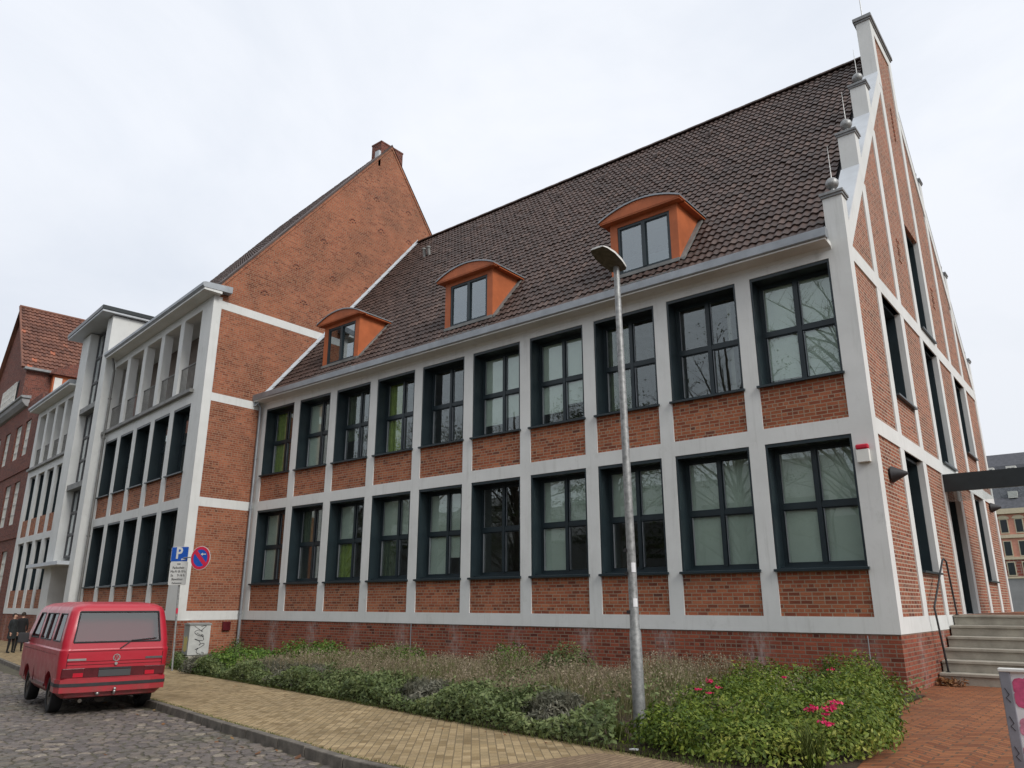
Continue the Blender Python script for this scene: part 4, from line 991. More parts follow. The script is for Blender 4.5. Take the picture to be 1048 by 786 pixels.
shrub('green_shrub', 'tall bright green shrub against the plinth under the second and third windows', 'shrub', -16.2, -1.6, 1.7, 1.1, .86, 5200, .055, 'shrub_leaf', 22, SG)
shrub('green_shrub', 'long low green shrub against the plinth under the fourth window', 'shrub', -13.2, -1.0, 1.6, .8, .72, 4000, .055, 'shrub_leaf', 23, SG)
shrub('green_shrub', 'small fresh green shrub under the middle windows', 'shrub', -8.9, -1.2, .65, .6, .84, 1800, .05, 'shrub_leaf', 24, SG)
shrub('green_shrub', 'greyish green shrub right of the small fresh one under the middle windows', 'shrub', -7.1, -1.2, .75, .6, .84, 1800, .05, 'mint_leaf', 25, SG)
shrub('climbing_weed', 'dark green weed growing up the foot of the downpipe', 'weed', -22.3, -.5, .35, .3, .85, 700, .05, 'mint_leaf', 26)
shrub('foot_weed', 'little green weed at the foot of the parking sign post', 'weed', -21.7, -3.05, .35, .25, .2, 350, .05, 'shrub_leaf', 27)
LG = 'lavender mounds along the pavement edge'
lav = [(-19.3, -3.25, .95, .65, .52, 'grey-green lavender mound at the cabinet end of the bed'), (-14.7, -3.85, 1.05, .75, .50, 'grey-purple lavender mound just right of the bright green shrub'),
       (-12.3, -4.55, 1.05, .8, .50, 'grey-purple lavender mound with faded spikes below the fourth window'), (-6.6, -6.15, .72, .6, .46, 'dark olive lavender mound between green clumps at mid bed'),
       (-3.05, -7.05, .60, .50, .48, 'grey lavender mound with pale spikes left of the lamp post')]
for k, (x, y, rx, ry, h, lb) in enumerate(lav):
    y -= .10; z = gz(x) + .02; t = thing('lavender_mound', lb, 'shrub', (x, y, z), group=LG)
    rr = np.random.default_rng(50 + k); n = 2600; a = rr.uniform(0, 6.28, n); r_ = rr.uniform(0, 1, n) ** .5 * .8
    B_, tp = blades(x + rx * r_ * np.cos(a) * .8, y + ry * r_ * np.sin(a) * .8, z + h * .3 * rr.uniform(0, 1, n), h * (1 - .45 * r_ ** 2) * .85, .5, .012, 60 + k)
    quads('foliage', [B_, leaves((x, y, z), 3600, rx, ry, h * .9, .04, shell=.45, seed=70 + k, aspect=2.6)], 'lavender_leaf', t)
    stems((x, y, z), 8, rx, ry, h, k).build('stem', 'brown_bark', t)
MG_ = 'mint-green leafy clumps along the pavement edge'
mint = [(-10.2, -5.2, .95, .65, .46, 'mid-green leafy clump right of the faded lavender'), (-8.2, -5.65, .85, .6, .48, 'mint-green leafy clump below the fifth window'), (-5.0, -6.6, .8, .6, .48, 'mint-green leafy clump at mid bed next to the olive mound'),
        (-3.7, -6.75, .62, .55, .50, 'mint-green leafy clump two steps left of the lamp post')]
for k, (x, y, rx, ry, h, lb) in enumerate(mint): shrub('leafy_clump', lb, 'plant', x, y - .12, rx, ry, h, 3200, .045, 'mint_leaf', 80 + k, MG_)
# uncounted filling: grasses, seed heads, ground cover
rr = np.random.default_rng(31)
def inbed(n, x0, x1, ya, yb):
    x = rr.uniform(x0, x1, n); by = np.array([bed_y(q) for q in x]); f = rr.uniform(ya, yb, n); return x, by * (1 - f) - .1 * f, np.array([gz(q) for q in x]) + .02
x, y, z = inbed(34000, -17, -.3, .12, .97); clear = lambda x, y: ~((np.abs(x + 2.12 - (y + 6.45) * -.58) < .34) & (y < -6.2))
keep = clear(x, y) & ((x < -2.6) | (rr.uniform(0, 1, len(x)) < .35)) & (rr.uniform(0, 1, len(x)) < .62 + .5 * np.sin(x * 2.3 + 1.5 * np.sin(y * 1.7)) * np.sin(y * 2.1 + x)); x, y, z = x[keep], y[keep], z[keep]
hgt = .54 + .16 * np.sin(x * 1.3) + .1 * np.sin(x * 3.1 + y * 2)
Bq, tp = blades(x, y, z, hgt, .45, .009, 4)
tag(quads('tall_grass', Bq, 'dry_grass'), 'faded brownish grass filling the back of the bed below the plinth', 'grass', kind='stuff')
sel = rr.uniform(0, 1, len(tp)) < .6; tp = tp[sel]; m_ = len(tp)
sh = []
for q in range(4):
    c = tp + rr.normal(0, .016, (m_, 3)) + np.array([0, 0, .03 * q - .04]); a = rr.normal(0, 1, (m_, 3)) * .010; b = np.stack([rr.normal(0, .004, m_), rr.normal(0, .004, m_), np.full(m_, .014)], 1)
    sh.append(np.stack([c - a, c - b, c + a, c + b], 1))
tag(quads('seed_heads', sh, 'seed_head'), 'hazy brown-purple seed heads floating over the tall grass', 'seed heads', kind='stuff')
x, y, z = inbed(22000, -22.0, .5, .02, .97); xe, ye, ze_ = inbed(24000, -22.0, -1.0, -.012, .10); x, y, z = np.concatenate([x, xe]), np.concatenate([y, ye]), np.concatenate([z, ze_]); kk = clear(x, y); x, y, z = x[kk], y[kk], z[kk]; n_ = len(x); c = np.stack([x, y, z + rr.uniform(0, .34, n_) * (1 + .5 * np.sin(x * 2.1 + y))], 1); nr = rr.normal(0, .7, (n_, 3)) + [0, -.3, 1]; nr /= np.linalg.norm(nr, axis=1)[:, None]
a = np.cross(nr, rr.normal(0, 1, (n_, 3))); a /= np.linalg.norm(a, axis=1)[:, None]; b = np.cross(nr, a); s_ = .05 * rr.uniform(.6, 1.3, n_)[:, None]
tag(quads('ground_cover', np.stack([c - a * s_ * .8, c + b * s_ * .4, c + a * s_ * .8, c - b * s_ * .4], 1), 'mint_leaf'), 'low mixed green leaves covering the bed soil between the shrubs', 'ground cover', kind='stuff')
# grass tuft at the bed edge
for (x_, y_, lb, h_) in ((-1.75, -7.70, 'yellow-green grass tuft at the lamp post foot', .26), (.80, -7.95, 'feathery green grass tuft on the bed corner', .48)):
    x = np.full(160, x_) + rr.normal(0, .05, 160); y = np.full(160, y_) + rr.normal(0, .05, 160)
    Bq, tp = blades(x, y, np.full(160, .01), h_, .9, .012, 9, .55); o = quads('grass_tuft', Bq, 'grass_blade'); tag(o, lb, 'grass tuft')
x, y, z = inbed(5000, -22, .8, -.016, .03)
Bq, tp = blades(x, y, z - .02, .07, .6, .008, 12); tag(quads('edge_grass', Bq, 'grass_blade'), 'thin grass along the edge of bed and pavement', 'grass', kind='stuff')
n_ = 2200; x = rr.uniform(-26, 6, n_); y = np.array([kerb_y(q) for q in x]) + rr.normal(.01, .012, n_); z = np.array([gz(q) for q in x]) - .01
Bq, tp = blades(x, y, z, .035, .6, .008, 13); tag(quads('kerb_grass', Bq, 'grass_blade'), 'short grass sprouting in the joint behind the kerb', 'grass', kind='stuff')
# fallen leaves
fl = []
def fallen(n, fx, fy, fz, sz=.05):
    x, y = fx(n), fy(n); z = np.array([fz(q) for q in x]); c = np.stack([x, y, z + rr.uniform(.006, .02, n)], 1); nr = rr.normal(0, .25, (n, 3)) + [0, 0, 1]; nr /= np.linalg.norm(nr, axis=1)[:, None]
    a = np.cross(nr, rr.normal(0, 1, (n, 3))); a /= np.linalg.norm(a, axis=1)[:, None]; b = np.cross(nr, a); s_ = sz * rr.uniform(.5, 1.3, n)[:, None]; return np.stack([c - a * s_, c + b * s_ * .6, c + a * s_, c - b * s_ * .6], 1)
x = rr.uniform(-15, 3, 26); fl.append(fallen(26, lambda n: x, lambda n: np.array([kerb_y(q) for q in x]) - .2 - rr.uniform(0, .5, n), lambda q: gz(q) - .12, .06))
fl.append(fallen(30, lambda n: rr.uniform(-16, 3, n), lambda n: rr.uniform(-15, -11.5, n), lambda q: gz(q) - .12, .05))
fl.append(fallen(26, lambda n: rr.uniform(.4, 4, n), lambda n: rr.uniform(-9, 2, n), lambda q: .006, .035))
fl.append(fallen(110, lambda n: rr.uniform(.55, .85, n) , lambda n: rr.uniform(-7.6, -3.5, n), lambda q: .012, .04))
x = rr.uniform(-18, -1, 50); fl.append(fallen(50, lambda n: x, lambda n: np.array([bed_y(q) for q in x]) - rr.uniform(0, .9, n) ** 2, lambda q: gz(q), .03))
tag(quads('fallen_leaves', fl, 'dead_leaf'), 'scattered brown and yellow fallen leaves on road and paving', 'fallen leaves', kind='stuff')
o = quads('leaf_pile', leaves((.28, 2.4, .0), 260, .38, .22, .16, .055, shell=.1, seed=77), 'dead_leaf'); tag(o, 'small heap of dead leaves at the left foot of the entrance steps', 'leaf pile', kind='stuff')
m = MB(); m.prism([(-.05, -.03), (.06, -.02), (.04, .04), (-.03, .05)], 'z', 0, .012); t = thing('paper_scrap', 'white scrap of paper on the pavement by the lamp post', 'litter', (-1.15, -8.27, .01), local=True); m.build('paper', 'paper_white', t)

# ------------------------------------------------------------------ STREET LAMP
lp = thing('street_lamp', 'tall galvanised street lamp rising from the flower bed in front of the windows', 'street lamp', (-2.12, -6.45, -.04))
X0, Y0 = -2.12, -6.45; top = (-2.20, -6.45, 7.16)
m = MB(); f = lambda z: (X0 + (top[0] - X0) * z / 7.22, Y0 + (top[1] - Y0) * z / 7.22, z)
m.tube([f(-.04), f(1.25), f(1.32), f(2.2), f(4.5), f(7.22)], [.092, .088, .071, .068, .060, .050], 20); pole = m.build('pole', 'galvanised_steel', lp, smooth=True, auto=30)
h = MB(); hx, hy, hz = top
rings = []
for (s_, w, zc, th_) in ((.14, .10, -.03, .06), (.08, .15, -.01, .09), (-.12, .185, .035, .11), (-.34, .19, .080, .09), (-.52, .16, .105, .06), (-.60, .12, .11, .03)):
    rings.append([(hx + a * w, hy + s_, hz + zc + b * th_ + .04) for a, b in ((-1, -.35), (-1, .1), (-.7, .55), (0, .75), (.7, .55), (1, .1), (1, -.35))])
for a, b in zip(rings, rings[1:]):
    for k in range(6): h.poly([a[k], a[k + 1], b[k + 1], b[k]])
h.poly(rings[0]); h.poly(rings[-1][::-1])
head = h.build('lamp_head', 'lamp_white', lp, smooth=True, auto=35)
g = MB()
for a, b in zip(rings, rings[1:]): g.poly([a[0], b[0], b[6], a[6]])
g.build('lens', 'lamp_glass', head, smooth=True)
for z, hh in ((2.12, .14), (1.62, .12)):
    s_ = MB(); c = f(z); a0 = math.atan2(-16.7 - c[1], 3.87 - c[0])
    for k in range(6): a, b = a0 - .1 + k * .16, a0 - .1 + (k + 1) * .16; s_.poly([(c[0] + .073 * math.cos(a), c[1] + .073 * math.sin(a), z), (c[0] + .073 * math.cos(b), c[1] + .073 * math.sin(b), z), (c[0] + .0725 * math.cos(b), c[1] + .0725 * math.sin(b), z + hh), (c[0] + .0725 * math.cos(a), c[1] + .0725 * math.sin(a), z + hh)])
    s_.build('sticker', 'paper_white', pole)
for z in (2.08, 1.52, 2.42): c = f(z); MB().box(c[0] - .085, c[0] - .045, c[1] - .075, c[1] - .03, z, z + .05).build('clip', 'black_plastic', pole)

# ------------------------------------------------------------------ text helper
def text(txt, size, T, parent, mat, depth=.002, bold=0, name='lettering', align='CENTER'):
    cu = bpy.data.curves.new(name, 'FONT'); cu.body = txt; cu.size = size; cu.align_x = align; cu.align_y = 'CENTER'; cu.extrude = depth; cu.offset = bold; cu.resolution_u = 3
    tmp = bpy.data.objects.new('tmp', cu); COL.objects.link(tmp); dg = bpy.context.evaluated_depsgraph_get(); dg.update()
    me = bpy.data.meshes.new_from_object(tmp.evaluated_get(dg)); bpy.data.objects.remove(tmp)
    m = MB(); m.v = [T(tuple(v.co)) for v in me.vertices]; m.f = [tuple(p.vertices) for p in me.polygons]; m.uv = [(0, 0)] * sum(len(q) for q in m.f); return m.build(name, mat, parent, merge=False)

# ------------------------------------------------------------------ PARKING SIGN POST
sx, sy, sz = -21.04, -3.51, -.43
ps = thing('parking_sign_post', 'slim grey post with blue P sign and round no-stopping sign, right of the van', 'sign post', (sx, sy, sz))
TPn = Vector((-.83, 0, 0)); lean = lambda z: (sx - .30 * (z - sz) / 4.0, sy, z)
m = MB(); m.tube([lean(sz), lean(3.52)], .032, 12); po = m.build('post', 'galvanised_steel', ps, smooth=True, auto=40)
m = MB(); m.tube([lean(1.35), lean(1.52)], .036, 12); m.build('red_band', 'sign_red', po)
PA = R(22); ca, sa = math.cos(PA), math.sin(PA)
def TS(cx, cz, cy=sy - .06):      # sign plane facing the camera side; (a right, b up, d out)
    return lambda p: (cx + p[0] * ca + p[2] * sa, cy + p[0] * sa - p[2] * ca, cz + p[1])
def board(cx, cz, w, h, mat, name, th=.012, rad=.05):
    T = TS(cx, cz); pts = []
    for qx, qy, a0 in ((1, 1, 0), (-1, 1, 90), (-1, -1, 180), (1, -1, 270)):
        for k in range(4): a = R(a0 + 30 * k); pts.append((qx * (w / 2 - rad) + rad * math.cos(a), qy * (h / 2 - rad) + rad * math.sin(a)))
    m = MB(T); m.prism(pts, 'z', 0, th); return m.build(name, mat, ps)
cz0 = lean(3.27); b = board(cz0[0], 3.27, .70, .50, 'sign_white', 'parking_plate')
mm = MB(TS(cz0[0], 3.27)); mm.box(-.335, .335, -.235, .235, .012, .016); mm.build('blue_field', 'sign_blue', b)
text('P', .52, lambda p: TS(cz0[0] + .0, 3.29)((p[0] - .02, p[1], p[2] + .02)), b, 'sign_white', bold=.014)
mm = MB(TS(cz0[0], 3.27)); mm.prism([(.08, -.17), (.13, -.13), (.13, -.155), (.27, -.155), (.27, -.185), (.13, -.185), (.13, -.21)], 'z', .017, .021); mm.build('arrow', 'sign_white', b)
pc_ = lean(2.64); b = board(pc_[0] - .02, 2.64, .71, .76, 'sign_white', 'hours_plate')
for k, (tx, s_) in enumerate((('mit', .10), ('Parkschein', .11), ('Mo-Fr 8-19 h', .115), ('Sa     9-16 h', .115), ('Bewohner', .11), ('Parkausweis', .08))):
    text(tx, s_, lambda p, k=k: TS(pc_[0] - .02, 2.64)((p[0], p[1] + .31 - k * .125, p[2] + .015)), b, 'black_plastic')
# round no-stopping sign on a short arm
rc = (-20.02, 3.10); T = TS(rc[0], rc[1], sy - .02)
def disc(r0, r1, z0, z1, mat, name, par, n=36):
    m = MB(T)
    o = [(math.cos(2 * math.pi * k / n), math.sin(2 * math.pi * k / n)) for k in range(n)]
    for k in range(n):
        a, b_ = o[k], o[(k + 1) % n]
        if r0 > 0: m.poly([(a[0] * r0, a[1] * r0, z1), (a[0] * r1, a[1] * r1, z1), (b_[0] * r1, b_[1] * r1, z1), (b_[0] * r0, b_[1] * r0, z1)])
        else: m.poly([(0, 0, z1), (a[0] * r1, a[1] * r1, z1), (b_[0] * r1, b_[1] * r1, z1)])
        m.poly([(a[0] * r1, a[1] * r1, z0), (b_[0] * r1, b_[1] * r1, z0), (b_[0] * r1, b_[1] * r1, z1), (a[0] * r1, a[1] * r1, z1)])
    return m.build(name, mat, par)
b = disc(0, .38, 0, .012, 'sign_white', 'no_stopping_disc', ps); disc(0, .29, .012, .014, 'sign_blue', 'blue_field', b); disc(.275, .365, .012, .017, 'sign_red', 'red_ring', b)
m = MB(T); q = .045; m.prism([(-.21 - q, .21 - q), (.21 - q, -.21 - q), (.21 + q, -.21 + q), (-.21 + q, .21 + q)], 'z', .014, .018); m.build('red_bar', 'sign_red', b)
m = MB(T); m.prism([(.00, .12), (.08, .17), (.08, .135), (.2, .135), (.2, .105), (.08, .105), (.08, .07)], 'z', .0185, .021); m.build('arrow', 'sign_white', b)
m = MB(); a_ = lean(3.15); m.tube([a_, (rc[0] - .3, sy, 3.15)], .018, 8); m.build('sign_arm', 'galvanised_steel', po)

# ------------------------------------------------------------------ ELECTRICAL CABINET
cb = thing('electrical_cabinet', 'pale grey street cabinet with black and yellow graffiti against the brick wall', 'electrical cabinet', (-20.2, -2.9, -.42))
# placed with its narrow side to the wing wall
cx0, cx1, cy0, cy1, cz0_, cz1_ = -21.55, -21.05, -3.0, -2.28, -.42, 1.02
rot = R(-8); cc_ = Vector(((cx0 + cx1) / 2, (cy0 + cy1) / 2, 0))
def TC(p): x, y = p[0] - cc_.x, p[1] - cc_.y; return (cc_.x + x * math.cos(rot) - y * math.sin(rot), cc_.y + x * math.sin(rot) + y * math.cos(rot), p[2])
m = MB(TC); m.box(cx0, cx1, cy0, cy1, cz0_, cz0_ + .42); m.build('base', 'grey_stone', cb, bevel=.01)
m = MB(TC); m.box(cx0 + .01, cx1 - .01, cy0 + .01, cy1 - .01, cz0_ + .44, cz1_ - .04); body = m.build('body', 'cabinet_plastic', cb, bevel=.012)
m = MB(TC); m.prism([(cx0 - .02, cz1_ - .04), (cx1 + .02, cz1_ - .04), (cx1 + .02, cz1_ - .01), ((cx0 + cx1) / 2, cz1_ + .03), (cx0 - .02, cz1_ - .01)], 'y', cy0 - .02, cy1 + .02); m.build('lid', 'cabinet_side', cb, bevel=.006)
m = MB(TC); m.box(cx0 + .015, cx1 - .015, cy0 + .002, cy0 + .009, cz0_ + .46, cz1_ - .06); m.build('front_door', 'cabinet_side', cb)
rr_ = random.Random(4); m = MB(TC); z = .93
pts = []
for k in range(64): tt = k / 63; pts.append((cx1 - .008, -2.62 + .13 * math.sin(tt * 21) * (1 - .3 * tt) + .08 * math.sin(tt * 47), .93 - tt * .88 + .06 * math.sin(tt * 39)))
m.tube(pts, .009, 4); m.tube([(cx1 - .008, -2.85, .95), (cx1 - .008, -2.62, .80), (cx1 - .008, -2.75, .72), (cx1 - .008, -2.5, .60)], .008, 4); m.build('graffiti', 'graffiti_black', body)
m = MB(TC)
m.prism([((cx0 + cx1) / 2 + a_, b_) for a_, b_ in ((-.16, .18), (.02, .12), (.17, .2), (.12, .34), (.18, .5), (.06, .64), (-.05, .55), (-.17, .62), (-.12, .40))], 'y', cy0 - .004, cy0 + .001)
m.build('graffiti_patch', 'graffiti_yellow', body)
t = thing('meter_box', 'small dark brown box fixed to the brick wall above the cabinet end', 'meter box', (XL, -.62, .85)); MB().box(XL, XL + .10, -.78, -.48, .72, 1.03).build('box', 'tail_dark_red', t, bevel=.01)

# ------------------------------------------------------------------ A-BOARD
ab = thing('poster_board', 'grey-framed pavement board with pink flower poster at the right edge', 'sign board', (2.9, -7.3, 0))
bx0, bx1, by_, bz0, bz1 = 2.56, 3.35, -7.36, .03, 1.01
m = MB()
m.box(bx0, bx0 + .095, by_ - .03, by_ + .05, bz0, bz1); m.box(bx1 - .095, bx1, by_ - .03, by_ + .05, bz0, bz1); m.box(bx0 + .095, bx1 - .095, by_ - .03, by_ + .05, bz0 + .08, bz0 + .16)
m.build('frame', 'board_frame', ab, bevel=.008)
m = MB(); m.box(bx0 - .005, bx1 + .005, by_ - .04, by_ + .06, bz1, bz1 + .035); m.build('top_rail', 'lamp_white', ab, bevel=.008)
m = MB(); m.box(bx0 + .095, bx1 - .095, by_ - .012, by_ + .03, bz0 + .16, bz1); pst = m.build('poster', 'paper_white', ab)
def flower(cx, cz, r, k):
    m = MB()
    for q in range(5):
        a = 2 * math.pi * q / 5 + k; ring = [(cx + r * .55 * math.cos(a) + r * .5 * math.cos(t_) , cz + r * .55 * math.sin(a) + r * .5 * math.sin(t_)) for t_ in [2 * math.pi * j / 12 for j in range(12)]]
        m.poly([(min(max(x, bx0 + .1), bx1 - .1), by_ - .0135 - .0008 * q - .0003 * k, min(max(z, bz0 + .17), bz1 - .005)) for x, z in ring])
    m.build('printed_flower', 'poster_pink' if k % 2 == 0 else 'poster_rose', pst, merge=False)
    m = MB(); m.poly([(cx + r * .18 * math.cos(t_), by_ - .022, cz + r * .18 * math.sin(t_)) for t_ in [2 * math.pi * j / 12 for j in range(12)]]); m.build('printed_centre', 'poster_yellow', pst, merge=False)
for k, (a, b_, r_) in enumerate(((2.80, .82, .17), (2.75, .50, .10), (2.98, .36, .16), (3.12, .70, .15), (2.72, .27, .08))): flower(a, b_, r_, k)
m = MB()
for z in (.86, .60, .33): m.tube([(bx0 + .03, by_ - .031, z), (bx0 + .06, by_ - .031, z - .06), (bx0 + .03, by_ - .031, z - .09), (bx0 + .065, by_ - .031, z - .13)], .004, 4)
m.build('scribble', 'graffiti_black', ab)

# ------------------------------------------------------------------ RED VAN
VX, VY, VZ = -12.08, -9.40, -.392; VS = 1.07
van = thing('red_van', 'red boxy camper-style van parked with its rear to the viewer beside the kerb', 'van', (VX, VY, VZ), R(168.6), local=True)
van.scale = (VS, VS, VS)
# local: x forward from the rear bumper, y left, z up
PR = [  # z, half width, rear x, front x, corner radius
    (.30, .78, .16, 4.38, .10), (.38, .86, .11, 4.46, .14), (.55, .905, .10, 4.50, .17), (.80, .922, .095, 4.49, .17), (1.02, .925, .09, 4.46, .16), (1.10, .925, .09, 4.42, .15), (1.13, .905, .10, 4.38, .14),
    (1.25, .90, .115, 4.22, .14), (1.45, .872, .15, 4.00, .14), (1.65, .840, .20, 3.80, .14), (1.78, .815, .235, 3.66, .15), (1.86, .775, .28, 3.52, .18), (1.915, .68, .38, 3.35, .24), (1.95, .45, .62, 3.0, .24)]
def prof(z):
    for a, b in zip(PR, PR[1:]):
        if a[0] <= z <= b[0]: t = (z - a[0]) / (b[0] - a[0]); return [a[i] + (b[i] - a[i]) * t for i in range(1, 5)]
    return list(PR[-1][1:])
def ring(p, n=6):
    z, hw, xr, xf, r_ = p; pts = []
    for cx, cy, a0 in ((xf - r_, hw - r_, 0), (xr + r_, hw - r_, 90), (xr + r_, -hw + r_, 180), (xf - r_, -hw + r_, 270)):
        for k in range(n + 1): a = R(a0 + 90 * k / n); pts.append((cx + r_ * math.cos(a), cy + r_ * math.sin(a), z))
    return pts
m = MB(); zs_ = []
P2 = []
for a, b in zip(PR, PR[1:]):
    for q in range(3): t_ = q / 3; P2.append(tuple(a[i] + (b[i] - a[i]) * t_ for i in range(5)))
P2.append(PR[-1]); rings = [ring(p) for p in P2]
for a, b in zip(rings, rings[1:]):
    for k in range(len(a)): k2 = (k + 1) % len(a); m.poly([a[k], a[k2], b[k2], b[k]])
m.poly(rings[0][::-1]); m.poly(rings[-1])
body = m.build('body', 'van_red_paint', van, smooth=True, auto=32)
# wheel arches cut out, then window holes left to dark recess panels
def cut(target, m):
    c = m.build('cutter', 'black_plastic', None); c.matrix_world = van.matrix_basis if False else Matrix()
    c.parent = van
    mod = target.modifiers.new('b', 'BOOLEAN'); mod.operation = 'DIFFERENCE'; mod.object = c; mod.solver = 'EXACT'
    dg = bpy.context.evaluated_depsgraph_get(); dg.update(); me = bpy.data.meshes.new_from_object(target.evaluated_get(dg)); target.modifiers.remove(mod)
    old_ = target.data; target.data = me; bpy.data.meshes.remove(old_); bpy.data.objects.remove(c)
AXR, AXF = .98, 3.44
for ax in (AXR, AXF):
    for s_ in (-1, 1):
        c = MB(); y0, y1 = sorted((s_ * .60, s_ * 1.1)); c.tube([(ax, y0, .335), (ax, y1, .335)], .385, 28); cut(body, c)
# window openings: cut a hole, then glass set inside
def sidewin(x0, x1, z0, z1, s_, slant0=0, slant1=0):
    hw0, hw1 = prof(z0)[0], prof(z1)[0]; return [(x0, z0), (x1, z0), (x1 + slant1, z1), (x0 + slant0, z1)]
WN_ = [(.42, 1.12, 0.10, 0), (1.36, 1.90, 0, 0), (1.95, 2.50, 0, 0), (2.74, 3.62, 0, -.35)]
zlo, zhi = 1.25, 1.73
inner_ = MB()
for s_ in (-1, 1):
    for (x0, x1, a, b) in WN_:
        c = MB(); pts = sidewin(x0, x1, zlo, zhi, s_, a, b); y0, y1 = sorted((s_ * .66, s_ * 1.1)); c.prism(pts, 'y', y0, y1); cut(body, c)
c = MB(); c.box(-.3, .42, -.60, .60, 1.13, 1.68); 
rw_pts = [(-.735, 1.24), (.735, 1.24), (.675, 1.77), (-.675, 1.77)]
c = MB(); c.prism(rw_pts, 'x', -.2, .42); cut(body, c)
body.data.set_sharp_from_angle(angle=R(32)); wn_ = body.modifiers.new('wn', 'WEIGHTED_NORMAL'); wn_.keep_sharp = True; wn_.weight = 100
# glass + rubber surrounds
for s_ in (-1, 1):
    for (x0, x1, a, b) in WN_:
        g = MB(); pts = sidewin(x0, x1, zlo, zhi, s_, a, b); P3 = []
        for (x, z) in pts: P3.append((x, s_ * (prof(z)[0] - .016), z))
        g.poly(P3); w = g.build('side_window', 'van_glass', van, merge=False)
        f_ = MB(); 
        for i in range(4):
            p, q = Vector(P3[i]), Vector(P3[(i + 1) % 4]); f_.tube([p + Vector((0, s_ * .012, 0)), q + Vector((0, s_ * .012, 0))], .013, 6)
        f_.build('window_rubber', 'black_plastic', w)
g = MB(); P3 = [(prof(z)[1] + .010, y, z) for y, z in rw_pts]; g.poly(P3); w = g.build('rear_window', 'van_rear_glass', van, merge=False)
f_ = MB()
for i in range(4): p, q = Vector(P3[i]), Vector(P3[(i + 1) % 4]); f_.tube([p - Vector((.012, 0, 0)), q - Vector((.012, 0, 0))], .016, 6)
f_.build('window_rubber', 'black_plastic', w)
ws = MB(); ws.poly([(4.34, .76, 1.18), (4.34, -.76, 1.18), (3.73, -.70, 1.76), (3.73, .70, 1.76)]); ws.build('windscreen', 'black_plastic', van, merge=False)
# inside: seats, cargo floor, dark lining
ins = MB(); ins.box(.30, 3.3, -.72, .72, .75, .80); ins.box(3.35, 3.40, -.7, .7, .8, 1.5); ins.build('interior_floor', 'black_plastic', van)
for (x, n_) in ((1.0, 3), (2.0, 2), (3.0, 2)):
    se = MB()
    for q in range(n_): y = (q - (n_ - 1) / 2) * .48; se.box(x, x + .12, y - .21, y + .21, .8, 1.32); se.box(x + .02, x + .10, y - .12, y + .12, 1.34, 1.52)
    se.build('seat', 'grey_plastic', van, bevel=.03)
# rear details
def onrear(y0, y1, z0, z1, out, th, mat, name, parent, bev=0, taper=0):
    m = MB(); xr0, xr1 = prof(z0)[1], prof(z1)[1]
    m.prism([(xr0 - out, z0), (xr1 - out, z1), (xr1 - out + th, z1), (xr0 - out + th, z0)], 'y', y0, y1); return m.build(name, mat, parent, bevel=bev)
for s_ in (-1, 1):
    a, b = sorted((s_ * .50, s_ * .86)); tl = onrear(a, b, .64, .80, .012, .08, 'tail_dark_red', 'tail_light', van, .008)
    a, b = sorted((s_ * .52, s_ * .68)); onrear(a, b, .65, .72, .018, .02, 'tail_red', 'brake_lens', tl)
    a, b = sorted((s_ * .58, s_ * .86)); 
    a, b = sorted((s_ * .50, s_ * .80)); onrear(a, b, .93, .965, .010, .02, 'chrome' if s_ > 0 else 'grey_plastic', 'badge_strip', van)
onrear(-.50, .50, .64, .80, .008, .05, 'tail_dark_red', 'number_plate_panel', van)
onrear(-.27, .27, .645, .76, .022, .01, 'plate_grey', 'number_plate', van, .003)
onrear(-.27, .27, .77, .80, .030, .04, 'black_plastic', 'plate_lamp', van)
for z in (.85, 1.08, .905): onrear(-.80, .80, z, z + .010, .003, .006, 'tail_dark_red', 'tailgate_seam', van)
for y in (-.80, .80): onrear(y - .005, y + .005, .82, 1.05, .003, .006, 'tail_dark_red', 'tailgate_seam', van)
e = MB(); xr = prof(.96)[1] - .012; n = 24; rr0, rr1 = .050, .062
for k in range(n):
    a, b = 2 * math.pi * k / n, 2 * math.pi * (k + 1) / n
    e.poly([(xr, rr0 * math.cos(a), .965 + rr0 * math.sin(a)), (xr, rr1 * math.cos(a), .965 + rr1 * math.sin(a)), (xr, rr1 * math.cos(b), .965 + rr1 * math.sin(b)), (xr, rr0 * math.cos(b), .965 + rr0 * math.sin(b))])
for pts in ([(-.022, .045), (0, .006), (.022, .045)], [(-.045, .020), (-.020, -.045), (0, -.002), (.020, -.045), (.045, .020)]): e.tube([(xr, y, .965 + z) for y, z in pts], .0055, 4)
e.build('emblem', 'chrome', van, merge=False)
e = MB(); e.lathe([(.0, -.02), (.026, -.02), (.026, .01)], (xr, 0, .862), 12, 'x'); e.build('tailgate_lock', 'chrome', van)
wv = MB(); wv.tube([(.075, -.04, 1.12), (.10, -.22, 1.25), (.105, -.25, 1.265)], .010, 6); wv.tube([(.098, -.22, 1.255), (.108, -.66, 1.29)], .012, 6); wv.build('rear_wiper', 'black_plastic', van)
